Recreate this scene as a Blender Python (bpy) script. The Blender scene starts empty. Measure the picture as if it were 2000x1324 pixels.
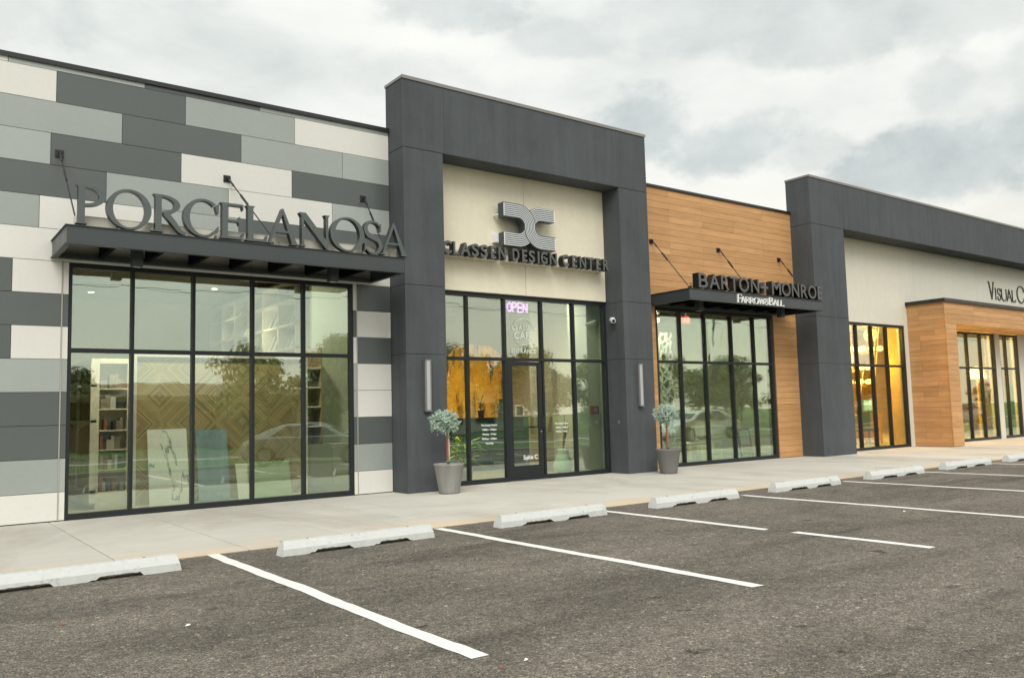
import bpy, bmesh, math, random
from mathutils import Vector, Matrix
R = math.radians
random.seed(11)
SC = bpy.context.scene
COL = SC.collection

# ------------------------------------------------------------------ camera
cam = bpy.data.cameras.new("camera"); cam_o = bpy.data.objects.new("camera", cam); COL.objects.link(cam_o)
cam.sensor_width = 36.0; cam.lens = 36.0 * 1635.84 / 2000.0; cam.clip_end = 2000
_p, _y, _r = .0873, .6421, -.0262
cam_o.matrix_world = (Matrix.Translation((0, -13.0213, 1.3196)) @ Matrix.Rotation(-_y, 4, 'Z') @
                      Matrix.Rotation(math.pi / 2 + _p, 4, 'X') @ Matrix.Rotation(_r, 4, 'Z'))
SC.camera = cam_o

# ------------------------------------------------------------------ light: soft overcast evening, brightest behind the photographer
SUN_EL, SUN_AZ = 45.0, 216.0          # compass degrees from +Y towards +X
sun = bpy.data.lights.new("sun", 'SUN'); sun.energy = 2.5; sun.angle = R(38); sun.color = (1, .955, .88)
sun_o = bpy.data.objects.new("sun", sun); COL.objects.link(sun_o)
_d = Vector((math.sin(R(SUN_AZ)) * math.cos(R(SUN_EL)), math.cos(R(SUN_AZ)) * math.cos(R(SUN_EL)), math.sin(R(SUN_EL))))
sun_o.rotation_euler = _d.to_track_quat('Z', 'Y').to_euler(); sun_o.location = (-10, -30, 30)
SC.view_settings.view_transform = 'Standard'; SC.view_settings.look = 'None'
SC.view_settings.exposure = 0.0; SC.view_settings.gamma = 1.0
SC.cycles.max_bounces = 10; SC.cycles.transparent_max_bounces = 24; SC.cycles.glossy_bounces = 5
SC.cycles.caustics_reflective = False; SC.cycles.caustics_refractive = False
SC.cycles.sample_clamp_indirect = 4.0
SC.cycles.use_denoising = True

world = bpy.data.worlds.new("World"); SC.world = world; world.use_nodes = True
NT = world.node_tree; NT.nodes.clear()
def N(nt, t, **kw):
    n = nt.nodes.new(t)
    for k, v in kw.items():
        if k.startswith('i_'): n.inputs[int(k[2:])].default_value = v
        else: setattr(n, k, v)
    return n
def L(nt, a, b): nt.links.new(a, b)
def math_(nt, op, a, b=None, c=None, clamp=False):
    n = nt.nodes.new('ShaderNodeMath'); n.operation = op; n.use_clamp = clamp
    for i, v in enumerate((a, b, c)):
        if v is None: continue
        if isinstance(v, (int, float)): n.inputs[i].default_value = v
        else: nt.links.new(v, n.inputs[i])
    return n.outputs[0]
def mix_(nt, f, a, b, mode='MIX'):
    n = nt.nodes.new('ShaderNodeMix'); n.data_type = 'RGBA'; n.blend_type = mode; n.clamp_factor = True
    for i, v in ((0, f), (6, a), (7, b)):
        if isinstance(v, (int, float)): n.inputs[i].default_value = v
        elif isinstance(v, tuple): n.inputs[i].default_value = v if len(v) == 4 else v + (1,)
        else: nt.links.new(v, n.inputs[i])
    return n.outputs[2]
def ramp_(nt, f, stops, interp='LINEAR'):
    n = nt.nodes.new('ShaderNodeValToRGB'); n.color_ramp.interpolation = interp
    e = n.color_ramp.elements
    while len(e) < len(stops): e.new(.5)
    for k, (p, c) in enumerate(stops):
        e[k].position = p; c = (c, c, c) if isinstance(c, (int, float)) else c; e[k].color = tuple(c) + (1,)
    nt.links.new(f, n.inputs[0]); return n.outputs[0]
def noise_(nt, vec, scale, detail=4, rough=.5, dist=0):
    n = nt.nodes.new('ShaderNodeTexNoise'); n.inputs['Scale'].default_value = scale
    n.inputs['Detail'].default_value = detail; n.inputs['Roughness'].default_value = rough; n.inputs['Distortion'].default_value = dist
    if vec is not None: nt.links.new(vec, n.inputs['Vector'])
    return n.outputs['Fac']
def mapv_(nt, vec, scale=(1, 1, 1), loc=(0, 0, 0), rot=(0, 0, 0)):
    n = nt.nodes.new('ShaderNodeMapping'); n.inputs['Scale'].default_value = scale
    n.inputs['Location'].default_value = loc; n.inputs['Rotation'].default_value = rot
    nt.links.new(vec, n.inputs['Vector']); return n.outputs[0]

# sky: Nishita above a nearly closed cloud deck with grey cumulus banks
tc = N(NT, 'ShaderNodeTexCoord'); sep = N(NT, 'ShaderNodeSeparateXYZ'); L(NT, tc.outputs['Generated'], sep.inputs[0])
sky = N(NT, 'ShaderNodeTexSky', sky_type='NISHITA', sun_disc=False)
sky.sun_elevation = R(SUN_EL); sky.sun_rotation = R(SUN_AZ); sky.dust_density = 2.0
az = math_(NT, 'ARCTAN2', sep.outputs[0], sep.outputs[1]); el = math_(NT, 'ARCSINE', sep.outputs[2])
inv = math_(NT, 'DIVIDE', 1.0, math_(NT, 'ADD', math_(NT, 'MAXIMUM', sep.outputs[2], 0.0), .22))
cmb = N(NT, 'ShaderNodeCombineXYZ'); L(NT, math_(NT, 'MULTIPLY', sep.outputs[0], inv), cmb.inputs[0]); L(NT, math_(NT, 'MULTIPLY', sep.outputs[1], inv), cmb.inputs[1])
big = noise_(NT, mapv_(NT, tc.outputs['Generated'], (1, 1, 2.6), (3.1, 1.7, .4)), 2.6, 8, .56, .15)
fine = noise_(NT, mapv_(NT, tc.outputs['Generated'], (1, 1, 1.5)), 10.0, 9, .6, .1)
fine2 = noise_(NT, mapv_(NT, tc.outputs['Generated'], (1, 1, 1.8), (5, 2, 1)), 4.5, 8, .58, .1)
cover = None
BANKS = [(46.5, 19.0, 4.6, 2.5, .95), (52.0, 17.2, 5.4, 2.2, .8), (56.5, 16.2, 3.5, 1.4, .55), (65.0, 14.4, 7.0, 2.5, .85), (73, 15.6, 5.0, 2.8, .8),
         (64.9, 18.7, 2.2, 1.7, .55), (70.5, 19.5, 2.4, 3.4, .5), (49.0, 25.5, 6.5, 2.4, .5), (58.5, 23.5, 6.0, 2.6, .55), (68, 23.0, 6.0, 3.0, .55),
         (33.0, 26.8, 6.0, 2.2, .68), (30.5, 22.6, 6.0, 2.0, .38), (41, 24.5, 5.0, 1.3, .45), (15, 27, 5, 2, .45), (2, 24, 7, 3, .45), (36.2, 20.2, 1.3, .8, .35)]
for a0, e0, ra, re, wgt in BANKS:
    da = math_(NT, 'DIVIDE', math_(NT, 'SUBTRACT', az, R(a0)), R(ra)); de = math_(NT, 'DIVIDE', math_(NT, 'SUBTRACT', el, R(e0)), R(re))
    r2 = math_(NT, 'ADD', math_(NT, 'MULTIPLY', da, da), math_(NT, 'MULTIPLY', de, de))
    r2 = math_(NT, 'ADD', r2, math_(NT, 'MULTIPLY', math_(NT, 'SUBTRACT', fine, .5), 3.2))
    r2 = math_(NT, 'ADD', r2, math_(NT, 'MULTIPLY', math_(NT, 'SUBTRACT', fine2, .5), 2.0))
    m = math_(NT, 'MULTIPLY', math_(NT, 'SMOOTH_MIN', 1.0, math_(NT, 'MULTIPLY', math_(NT, 'MAXIMUM', math_(NT, 'SUBTRACT', 1.35, r2), 0.0), 1.15), .3), min(1.0, wgt * 1.15))
    cover = m if cover is None else math_(NT, 'SMOOTH_MAX', cover, m, .25)
deck = ramp_(NT, big, [(.30, (.60, .645, .64)), (.44, (.79, .815, .80)), (.54, (.90, .905, .875)), (.66, (.95, .945, .905))])
warm = ramp_(NT, math_(NT, 'MULTIPLY', el, 57.3 / 40), [(0, (1.05, .97, .86)), (.38, (1.0, .985, .95)), (1, (.98, 1.0, .99))])
deck = mix_(NT, 1.0, deck, warm, 'MULTIPLY')
shade = ramp_(NT, fine, [(.3, (.47, .52, .515)), (.72, (.68, .72, .71))])
cl = mix_(NT, math_(NT, 'MINIMUM', cover, 1.0), deck, shade)
# peach light low over the horizon to the right, a bright gap low on the left
lowf = ramp_(NT, el, [(0.0, 1.0), (.26, 0.0)])
def lobe(x, y, p): return math_(NT, 'POWER', math_(NT, 'MAXIMUM', math_(NT, 'ADD', math_(NT, 'MULTIPLY', sep.outputs[0], x), math_(NT, 'MULTIPLY', sep.outputs[1], y)), 0.0), p)
cl = mix_(NT, math_(NT, 'MULTIPLY', math_(NT, 'MULTIPLY', lobe(.93, -.36, 5.0), lowf), .9), cl, (1.02, .80, .62))
cl = scale_(NT, cl, math_(NT, 'ADD', 1.0, math_(NT, 'MULTIPLY', math_(NT, 'MULTIPLY', lobe(-.95, .31, 6.0), lowf), 2.5))) if False else cl
# the deck is brighter towards the low sun, behind the photographer
glow = math_(NT, 'ADD', 1.0, math_(NT, 'MULTIPLY', math_(NT, 'MAXIMUM', math_(NT, 'MULTIPLY', sep.outputs[1], -1.0), 0.0), SKY_GLOW := .35))
cl10 = N(NT, 'ShaderNodeVectorMath', operation='SCALE'); L(NT, cl, cl10.inputs[0]); L(NT, math_(NT, 'MULTIPLY', glow, 11.7), cl10.inputs['Scale'])
col = mix_(NT, .95, sky.outputs[0], cl10.outputs[0])
bg = N(NT, 'ShaderNodeBackground'); bg.inputs['Strength'].default_value = .1; L(NT, col, bg.inputs[0])
wo = N(NT, 'ShaderNodeOutputWorld'); L(NT, bg.outputs[0], wo.inputs[0])

# ------------------------------------------------------------------ object helpers
ORG = {}
def top(o):
    while o.parent is not None: o = o.parent
    return o
def thing(name, label, cat, loc=(0, 0, 0), group=None):
    o = bpy.data.objects.new(name, None); o.empty_display_size = .2; COL.objects.link(o); o.location = loc
    o['label'] = label; o['category'] = cat
    if group: o['group'] = group
    ORG[o] = Vector(loc); return o
def tag(o, label, cat, group=None):
    o['label'] = label; o['category'] = cat
    if group: o['group'] = group
    return o
class MB:
    def __init__(s): s.v = []; s.f = []; s.m = []
    def add(s, vs, fs, m=0):
        b = len(s.v); s.v += [Vector(p) for p in vs]
        for f in fs: s.f.append([b + i for i in f]); s.m.append(m)
        return s
    def box(s, x0, x1, y0, y1, z0, z1, m=0):
        return s.add([(x0, y0, z0), (x1, y0, z0), (x1, y1, z0), (x0, y1, z0), (x0, y0, z1), (x1, y0, z1), (x1, y1, z1), (x0, y1, z1)],
                     [(0, 3, 2, 1), (4, 5, 6, 7), (0, 1, 5, 4), (1, 2, 6, 5), (2, 3, 7, 6), (3, 0, 4, 7)], m)
    def poly(s, pts, yf, yb, m=0):          # outline in x-z, extruded from yf (front) to yb
        n = len(pts); a = sum(pts[i][0] * pts[(i + 1) % n][1] - pts[(i + 1) % n][0] * pts[i][1] for i in range(n))
        if a < 0: pts = pts[::-1]
        vs = [(x, yf, z) for x, z in pts] + [(x, yb, z) for x, z in pts]
        fs = [tuple(range(n)), tuple(range(2 * n - 1, n - 1, -1))] + [(i, i + n, (i + 1) % n + n, (i + 1) % n) for i in range(n)]
        return s.add(vs, fs, m)
    def tube(s, pts, r, n=8, m=0, r1=None):
        pts = [Vector(p) for p in pts]; K = len(pts); rings = []
        for k, p in enumerate(pts):
            t = (pts[min(k + 1, K - 1)] - pts[max(k - 1, 0)]).normalized()
            a = t.cross(Vector((0, 0, 1)) if abs(t.z) < .95 else Vector((1, 0, 0))).normalized(); b = t.cross(a)
            rr = r if r1 is None else r + (r1 - r) * k / (K - 1)
            rings.append([p + (a * math.cos(q * 2 * math.pi / n) + b * math.sin(q * 2 * math.pi / n)) * rr for q in range(n)])
        vs = [v for rg in rings for v in rg]
        fs = [(k * n + q, k * n + (q + 1) % n, (k + 1) * n + (q + 1) % n, (k + 1) * n + q) for k in range(K - 1) for q in range(n)]
        fs += [tuple(range(n - 1, -1, -1)), tuple(range((K - 1) * n, K * n))]
        return s.add(vs, fs, m)
    def lathe(s, c, prof, n=24, m=0):       # prof: (r, z) from bottom to top
        vs = []; fs = []
        for r, z in prof: vs += [(c[0] + r * math.cos(2 * math.pi * q / n), c[1] + r * math.sin(2 * math.pi * q / n), c[2] + z) for q in range(n)]
        for k in range(len(prof) - 1): fs += [(k * n + q, k * n + (q + 1) % n, (k + 1) * n + (q + 1) % n, (k + 1) * n + q) for q in range(n)]
        if prof[0][0] > 1e-4: fs.append(tuple(range(n - 1, -1, -1)))
        if prof[-1][0] > 1e-4: fs.append(tuple(range((len(prof) - 1) * n, len(prof) * n)))
        return s.add(vs, fs, m)
    def build(s, name, mats, parent=None, bevel=0, smooth=False, kind=None):
        if not isinstance(mats, (list, tuple)): mats = [mats]
        if parent is not None: o0 = ORG[top(parent)]
        else:
            lo = [min(v[i] for v in s.v) for i in range(3)]; hi = [max(v[i] for v in s.v) for i in range(3)]
            o0 = Vector(((lo[0] + hi[0]) / 2, (lo[1] + hi[1]) / 2, lo[2])) if kind is None else Vector((0, 0, 0))
        me = bpy.data.meshes.new(name); me.from_pydata([v - o0 for v in s.v], [], s.f)
        for mm in mats: me.materials.append(mm)
        me.polygons.foreach_set('material_index', s.m)
        if smooth: me.polygons.foreach_set('use_smooth', [True] * len(s.f))
        me.update(); o = bpy.data.objects.new(name, me); COL.objects.link(o)
        if parent is not None: o.parent = parent
        else: o.location = o0; ORG[o] = o0
        if kind: o['kind'] = kind
        if bevel:
            b = o.modifiers.new('bevel', 'BEVEL'); b.width = bevel; b.segments = 2; b.limit_method = 'ANGLE'; b.angle_limit = R(40)
        return o

# ------------------------------------------------------------------ materials
def newmat(name):
    m = bpy.data.materials.new(name); m.use_nodes = True; nt = m.node_tree; b = nt.nodes['Principled BSDF']
    geo = N(nt, 'ShaderNodeNewGeometry'); return m, nt, b, geo
def bump_(nt, b, h, strength=.3, dist=.01):
    n = N(nt, 'ShaderNodeBump'); n.inputs['Strength'].default_value = strength; n.inputs['Distance'].default_value = dist
    L(nt, h, n.inputs['Height']); L(nt, n.outputs[0], b.inputs['Normal'])
def scale_(nt, col, f):
    n = N(nt, 'ShaderNodeVectorMath', operation='SCALE')
    if isinstance(col, tuple): n.inputs[0].default_value = col[:3]
    else: L(nt, col, n.inputs[0])
    if isinstance(f, (int, float)): n.inputs['Scale'].default_value = f
    else: L(nt, f, n.inputs['Scale'])
    return n.outputs[0]
def mat(name, col, rough=.6, metal=0.0, var=.12, vs=3.0, stretch=(1, 1, 1), bump=None, island=0.0, emit=None, spec=.5, fine=.05):
    m, nt, b, geo = newmat(name)
    v = mapv_(nt, geo.outputs['Position'], stretch)
    f = math_(nt, 'MULTIPLY_ADD', noise_(nt, v, vs, 6, .6), 2 * var, 1 - var)
    if fine: f = math_(nt, 'MULTIPLY', f, math_(nt, 'MULTIPLY_ADD', noise_(nt, v, vs * 14, 3, .6), 2 * fine, 1 - fine))
    if island: f = math_(nt, 'MULTIPLY', f, math_(nt, 'MULTIPLY_ADD', geo.outputs['Random Per Island'], 2 * island, 1 - island))
    L(nt, scale_(nt, tuple(col), f), b.inputs['Base Color'])
    b.inputs['Roughness'].default_value = rough; b.inputs['Metallic'].default_value = metal; b.inputs['Specular IOR Level'].default_value = spec
    L(nt, math_(nt, 'MULTIPLY_ADD', noise_(nt, v, vs * 2.3, 4), .24, rough - .12, True), b.inputs['Roughness'])
    if bump: bump_(nt, b, noise_(nt, geo.outputs['Position'], bump[0], 4, .6), bump[1], bump[2] if len(bump) > 2 else .004)
    if emit: b.inputs['Emission Color'].default_value = tuple(emit[0]) + (1,); b.inputs['Emission Strength'].default_value = emit[1]
    return m

M = {}
M['cream_panel'] = mat('cream_panel', (.655, .645, .605), .42, var=.04, vs=1.2, island=.03)
M['light_panel'] = mat('light_panel', (.330, .362, .343), .36, .15, var=.07, vs=.9, island=.09)
M['dark_panel'] = mat('dark_panel', (.094, .107, .104), .36, .1, var=.08, vs=.9, island=.06)
M['wood_gap'] = mat('wood_gap', (.13, .062, .028), .9)
M['joint'] = mat('joint', (.03, .032, .03), .8, var=.05)
M['trim_strip'] = mat('trim_strip', (.40, .39, .34), .45, .3)
M['black_metal'] = mat('black_metal', (.014, .016, .017), .42, .0, var=.15, vs=2, bump=(60, .05))
M['frame_metal'] = mat('frame_metal', (.017, .021, .022), .42, .0, var=.12, vs=2, spec=.3)
M['awning_paint'] = mat('awning_paint', (.042, .053, .056), .40, .0, var=.14, vs=1.2, stretch=(1, 1, .5))
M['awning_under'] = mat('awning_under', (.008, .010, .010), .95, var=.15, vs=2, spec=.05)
M['coping_light'] = mat('coping_light', (.22, .21, .195), .45, .2, var=.1)
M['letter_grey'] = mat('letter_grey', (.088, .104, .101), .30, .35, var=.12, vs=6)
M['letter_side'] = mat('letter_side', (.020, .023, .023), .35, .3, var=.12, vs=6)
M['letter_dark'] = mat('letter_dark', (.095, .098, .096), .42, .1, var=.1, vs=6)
M['white_paint'] = mat('white_paint', (.80, .80, .79), .45, var=.03)
M['raceway_cream'] = mat('raceway_cream', (.60, .57, .49), .5, var=.06)
M['raceway_wood'] = mat('raceway_wood', (.46, .26, .12), .55, var=.15, vs=4, stretch=(.3, 1, 4))
M['logo_dark'] = mat('logo_dark', (.040, .055, .065), .4, var=.08)
M['steel'] = mat('steel', (.30, .30, .30), .38, .8, var=.08, vs=8)
M['lens'] = mat('lens', (.40, .41, .41), .35, var=.03)
M['lamp_on'] = mat('lamp_on', (.9, .85, .75), .5, emit=((1, .88, .68), 14.0))
M['amber_on'] = mat('amber_on', (.9, .7, .35), .5, emit=((1, .66, .20), 9.0))
M['neon_purple'] = mat('neon_purple', (.8, .5, .9), .4, emit=((.55, .14, .95), 1.1))
M['neon_core'] = mat('neon_core', (.9, .7, 1), .4, emit=((.95, .55, 1.0), 1.3))
M['exit_red'] = mat('exit_red', (.8, .05, .06), .4, emit=((1, .07, .09), 1.3))
M['wall_int'] = mat('wall_int', (.62, .60, .50), .8, var=.05)
M['wall_green'] = mat('wall_green', (.52, .60, .48), .8, var=.05)
M['wall_gold'] = mat('wall_gold', (.78, .44, .10), .8, var=.07)
M['ceiling'] = mat('ceiling', (.40, .41, .37), .9, var=.05)
M['floor_int'] = mat('floor_int', (.40, .37, .28), .35, var=.12, vs=1)
M['shelf_white'] = mat('shelf_white', (.74, .72, .60), .5, var=.04)
M['navy'] = mat('navy', (.016, .040, .060), .4, var=.15)
M['tan_panel'] = mat('tan_panel', (.34, .27, .16), .7, var=.06)

M['celadon'] = mat('celadon', (.46, .66, .54), .3, var=.05)
M['twig'] = mat('twig', (.03, .025, .02), .7)
M['alarm_red'] = mat('alarm_red', (.30, .012, .02), .4)
M['blue_slab'] = mat('blue_slab', (.20, .31, .36), .3, var=.45, vs=2.5, stretch=(2.5, 1, .7))
M['green_slab'] = mat('green_slab', (.34, .46, .28), .35, var=.2, vs=4)
M['cream_slab'] = mat('cream_slab', (.62, .68, .55), .35, var=.06)
M['teal'] = mat('teal', (.03, .16, .18), .6)
M['screen'] = mat('screen', (.25, .5, .5), .3, emit=((.35, .75, .72), .55))
M['leaf_bright'] = mat('leaf_bright', (.40, .60, .05), .5, var=.25, vs=8, island=.3)
M['leaf_dark'] = mat('leaf_dark', (.045, .10, .025), .5, var=.25, vs=8, island=.35)
M['spruce_blue'] = mat('spruce_blue', (.47, .58, .49), .65, var=.2, vs=14, island=.35)
M['spruce_core'] = mat('spruce_core', (.12, .18, .14), .8, var=.2, vs=20)
M['bark'] = mat('bark', (.30, .20, .14), .8, var=.25, vs=30, bump=(60, .5))
M['bark_pale'] = mat('bark_pale', (.62, .46, .36), .8, var=.2, vs=30, bump=(60, .5))
M['logo_light'] = mat('logo_light', (.62, .64, .65), .45, var=.03)
M['stake'] = mat('stake', (.30, .075, .05), .7, var=.15, vs=20)
M['tie_green'] = mat('tie_green', (.05, .25, .16), .6)
M['soil'] = mat('soil', (.05, .038, .028), .95, var=.3, vs=40, bump=(60, .8, .02))
M['tree_leaf'] = mat('tree_leaf', (.075, .115, .028), .6, var=.25, vs=.6, island=.45)
M['tree_leaf_pale'] = mat('tree_leaf_pale', (.14, .185, .035), .6, var=.25, vs=.6, island=.45)
M['tree_bark'] = mat('tree_bark', (.09, .07, .05), .9, var=.2)
M['car_white'] = mat('car_white', (.66, .67, .66), .18, var=.02)
M['car_silver'] = mat('car_silver', (.36, .38, .39), .22, .5, var=.02)
M['car_glass'] = mat('car_glass', (.02, .025, .028), .06, var=.02)
M['rubber'] = mat('rubber', (.018, .018, .018), .8)
M['tail_red'] = mat('tail_red', (.4, .01, .01), .25)
M['roof_tan'] = mat('roof_tan', (.24, .19, .12), .8, var=.15)
M['brick_far'] = mat('brick_far', (.19, .135, .085), .85, var=.2, vs=4)
M['plastic_white'] = mat('plastic_white', (.78, .78, .78), .35, var=.02)
M['black_gloss'] = mat('black_gloss', (.012, .012, .014), .15, var=.02)
M['books'] = mat('books', (.22, .19, .15), .6, var=.3, vs=9, island=.9)
M['books_dark'] = mat('books_dark', (.035, .04, .045), .5, var=.3, vs=9)
M['books_warm'] = mat('books_warm', (.28, .10, .05), .6, var=.3, vs=9)
M['books_pale'] = mat('books_pale', (.50, .50, .46), .6, var=.2, vs=9)
M['samples'] = mat('samples', (.36, .30, .15), .5, var=.3, vs=3, stretch=(8, 8, .4), island=.55)
M['tile_frames'] = mat('tile_frames', (.40, .44, .42), .4, var=.15, island=.5)
M['gold'] = mat('gold', (.75, .45, .08), .3, .6, emit=((1, .6, .1), .5))
M['crystal'] = mat('crystal', (.9, .8, .6), .2, emit=((1, .72, .28), 2.2))
M['wood_desk'] = mat('wood_desk', (.45, .24, .09), .5, var=.15, vs=5)
M['decal'] = mat('decal', (.86, .88, .86), .6, var=.02)
M['decal_faint'] = mat('decal_faint', (.55, .64, .58), .6, var=.02)
M['paper'] = mat('paper', (.75, .76, .72), .6)

def stucco(name, col, streak):
    m, nt, b, geo = newmat(name); P = geo.outputs['Position']
    s1 = noise_(nt, mapv_(nt, P, (3.2, 3.2, .28)), 1.6, 6, .62, .4); s2 = noise_(nt, P, .9, 5, .6, .3); s3 = noise_(nt, P, 55, 3, .6); s4 = noise_(nt, P, 9, 4, .65, .5)
    f = math_(nt, 'ADD', math_(nt, 'MULTIPLY_ADD', s1, streak * 1.3, 1 - streak * .65), math_(nt, 'MULTIPLY_ADD', s2, streak * 1.2, -streak * .6))
    f = math_(nt, 'MULTIPLY', f, math_(nt, 'MULTIPLY_ADD', s3, .22, .89))
    f = math_(nt, 'MULTIPLY', f, math_(nt, 'MULTIPLY_ADD', s4, .16, .92))
    L(nt, scale_(nt, col, f), b.inputs['Base Color']); b.inputs['Roughness'].default_value = .82; b.inputs['Specular IOR Level'].default_value = .35
    bump_(nt, b, s3, .35, .004); return m
M['charcoal'] = stucco('charcoal_stucco', (.068, .077, .083), .46)
M['cream_stucco'] = stucco('cream_stucco', (.74, .69, .55), .10)
M['cream_stucco_pale'] = stucco('pale_stucco', (.62, .60, .52), .07)

def wood_planks():
    m, nt, b, geo = newmat('timber_planks'); P = geo.outputs['Position']
    g = noise_(nt, mapv_(nt, P, (1.1, 1.1, 26)), 2.2, 6, .62, .6); g2 = noise_(nt, mapv_(nt, P, (.5, .5, 5)), 1.6, 4, .6, .4)
    f = math_(nt, 'ADD', math_(nt, 'MULTIPLY_ADD', g, .62, .69), math_(nt, 'MULTIPLY_ADD', g2, .6, -.30))
    f = math_(nt, 'MULTIPLY', f, math_(nt, 'MULTIPLY_ADD', geo.outputs['Random Per Island'], .24, .88))
    hue = mix_(nt, geo.outputs['Random Per Island'], (.515, .280, .116), (.505, .280, .124))
    L(nt, scale_(nt, hue, f), b.inputs['Base Color']); b.inputs['Roughness'].default_value = .55; b.inputs['Specular IOR Level'].default_value = .35
    bump_(nt, b, g, .15, .003); return m
M['timber'] = wood_planks()

def asphalt():
    m, nt, b, geo = newmat('asphalt'); P = geo.outputs['Position']
    vo = N(nt, 'ShaderNodeTexVoronoi'); vo.inputs['Scale'].default_value = 120; L(nt, P, vo.inputs['Vector'])
    vo2 = N(nt, 'ShaderNodeTexVoronoi'); vo2.inputs['Scale'].default_value = 46; L(nt, P, vo2.inputs['Vector'])
    sp = N(nt, 'ShaderNodeSeparateColor'); L(nt, vo.outputs['Color'], sp.inputs[0]); sp2 = N(nt, 'ShaderNodeSeparateColor'); L(nt, vo2.outputs['Color'], sp2.inputs[0])
    st = ramp_(nt, sp.outputs[0], [(0, .5), (.45, .88), (.8, 1.18), (.95, 1.5), (1, 2.3)])
    st2 = ramp_(nt, sp2.outputs[0], [(0, .72), (.5, 1.0), (.9, 1.12), (.975, 1.25), (1, 2.1)])
    p1 = noise_(nt, mapv_(nt, P, (.55, .8, 1)), 1.1, 6, .62, .5); p2 = noise_(nt, mapv_(nt, P, (.30, 1.4, 1), rot=(0, 0, .18)), .9, 6, .65, .8); p3 = noise_(nt, P, 7.5, 5, .65)
    f = math_(nt, 'MULTIPLY', st, st2)
    f = math_(nt, 'MULTIPLY', f, ramp_(nt, p1, [(.28, .66), (.5, 1.0), (.72, 1.28)])); f = math_(nt, 'MULTIPLY', f, ramp_(nt, p3, [(.28, .80), (.6, 1.08)]))
    dk = ramp_(nt, p2, [(.30, .62), (.40, .95), (.5, 1), (.66, 1.06), (.75, 1.3)]); f = math_(nt, 'MULTIPLY', f, dk)
    hue = mix_(nt, noise_(nt, P, .55, 4, .6), (.162, .141, .120), (.166, .150, .119))
    sm = noise_(nt, mapv_(nt, P, (1.0, 2.6, 1), (4, 8, 0), (0, 0, .12)), 2.4, 5, .6, .3); f = math_(nt, 'MULTIPLY', f, ramp_(nt, sm, [(.285, .30), (.36, 1.0)]))
    tr_ = noise_(nt, mapv_(nt, P, (.16, 1.7, 1), (1, 5, 0), (0, 0, -.06)), 1.2, 5, .55, .4); f = math_(nt, 'MULTIPLY', f, ramp_(nt, tr_, [(.34, .80), (.46, 1.0), (.62, 1.0), (.70, 1.16)]))
    hue = mix_(nt, ramp_(nt, noise_(nt, mapv_(nt, P, (1, 1, 1), (7, 3, 0)), 1.3, 4, .6), [(.60, 0.0), (.75, .30)]), hue, (.15, .106, .09))
    L(nt, scale_(nt, hue, f), b.inputs['Base Color']); b.inputs['Roughness'].default_value = .88; b.inputs['Specular IOR Level'].default_value = .3
    h = math_(nt, 'ADD', math_(nt, 'MULTIPLY', vo.outputs['Distance'], -1.0), math_(nt, 'MULTIPLY', p3, .35)); bump_(nt, b, h, .55, .012); return m
M['asphalt'] = asphalt()

def concrete(name, base, island=.06, edge=None):
    m, nt, b, geo = newmat(name); P = geo.outputs['Position']
    n1 = noise_(nt, P, .8, 7, .62, .5); n2 = noise_(nt, P, 70, 3, .6); n3 = noise_(nt, mapv_(nt, P, (.6, 3.5, 1)), 1.4, 6, .6, .4); n4 = noise_(nt, P, 260, 2)
    f = math_(nt, 'ADD', math_(nt, 'MULTIPLY_ADD', n1, .26, .87), math_(nt, 'MULTIPLY_ADD', n3, .18, -.09))
    f = math_(nt, 'MULTIPLY', f, math_(nt, 'MULTIPLY_ADD', n2, .10, .95)); f = math_(nt, 'MULTIPLY', f, math_(nt, 'MULTIPLY_ADD', n4, .12, .94))
    f = math_(nt, 'MULTIPLY', f, math_(nt, 'MULTIPLY_ADD', geo.outputs['Random Per Island'], 2 * island, 1 - island))
    c = scale_(nt, base, f)
    if edge is not None:                    # dust and clay washed up along the outer edge of the walk
        sx = N(nt, 'ShaderNodeSeparateXYZ'); L(nt, P, sx.inputs[0])
        d = math_(nt, 'ADD', math_(nt, 'SUBTRACT', sx.outputs[1], edge), math_(nt, 'MULTIPLY', noise_(nt, P, 1.1, 6, .65, .6), -1.5))
        c = mix_(nt, ramp_(nt, math_(nt, 'ADD', d, 1.0), [(.25, .85), (.5, .5), (.9, 0.0)]), c, scale_(nt, (.62, .49, .34), f))
        gr = ramp_(nt, noise_(nt, mapv_(nt, P, (1, .5, 1), (2, 9, 0)), .55, 6, .65, .7), [(.47, 0.0), (.68, .55)])
        c = mix_(nt, gr, c, scale_(nt, (.33, .29, .235), f))
    L(nt, c, b.inputs['Base Color']); b.inputs['Roughness'].default_value = .8; b.inputs['Specular IOR Level'].default_value = .35
    bump_(nt, b, n2, .18, .004); return m
M['sidewalk'] = concrete('sidewalk_concrete', (.54, .52, .465), .055, -4.4)
M['concrete'] = concrete('bare_concrete', (.42, .40, .36))
M['pot_light'] = stucco('pot_weathered', (.25, .245, .235), .85)
M['pot_dark'] = concrete('pot_charcoal', (.17, .165, .16), .0)

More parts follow.
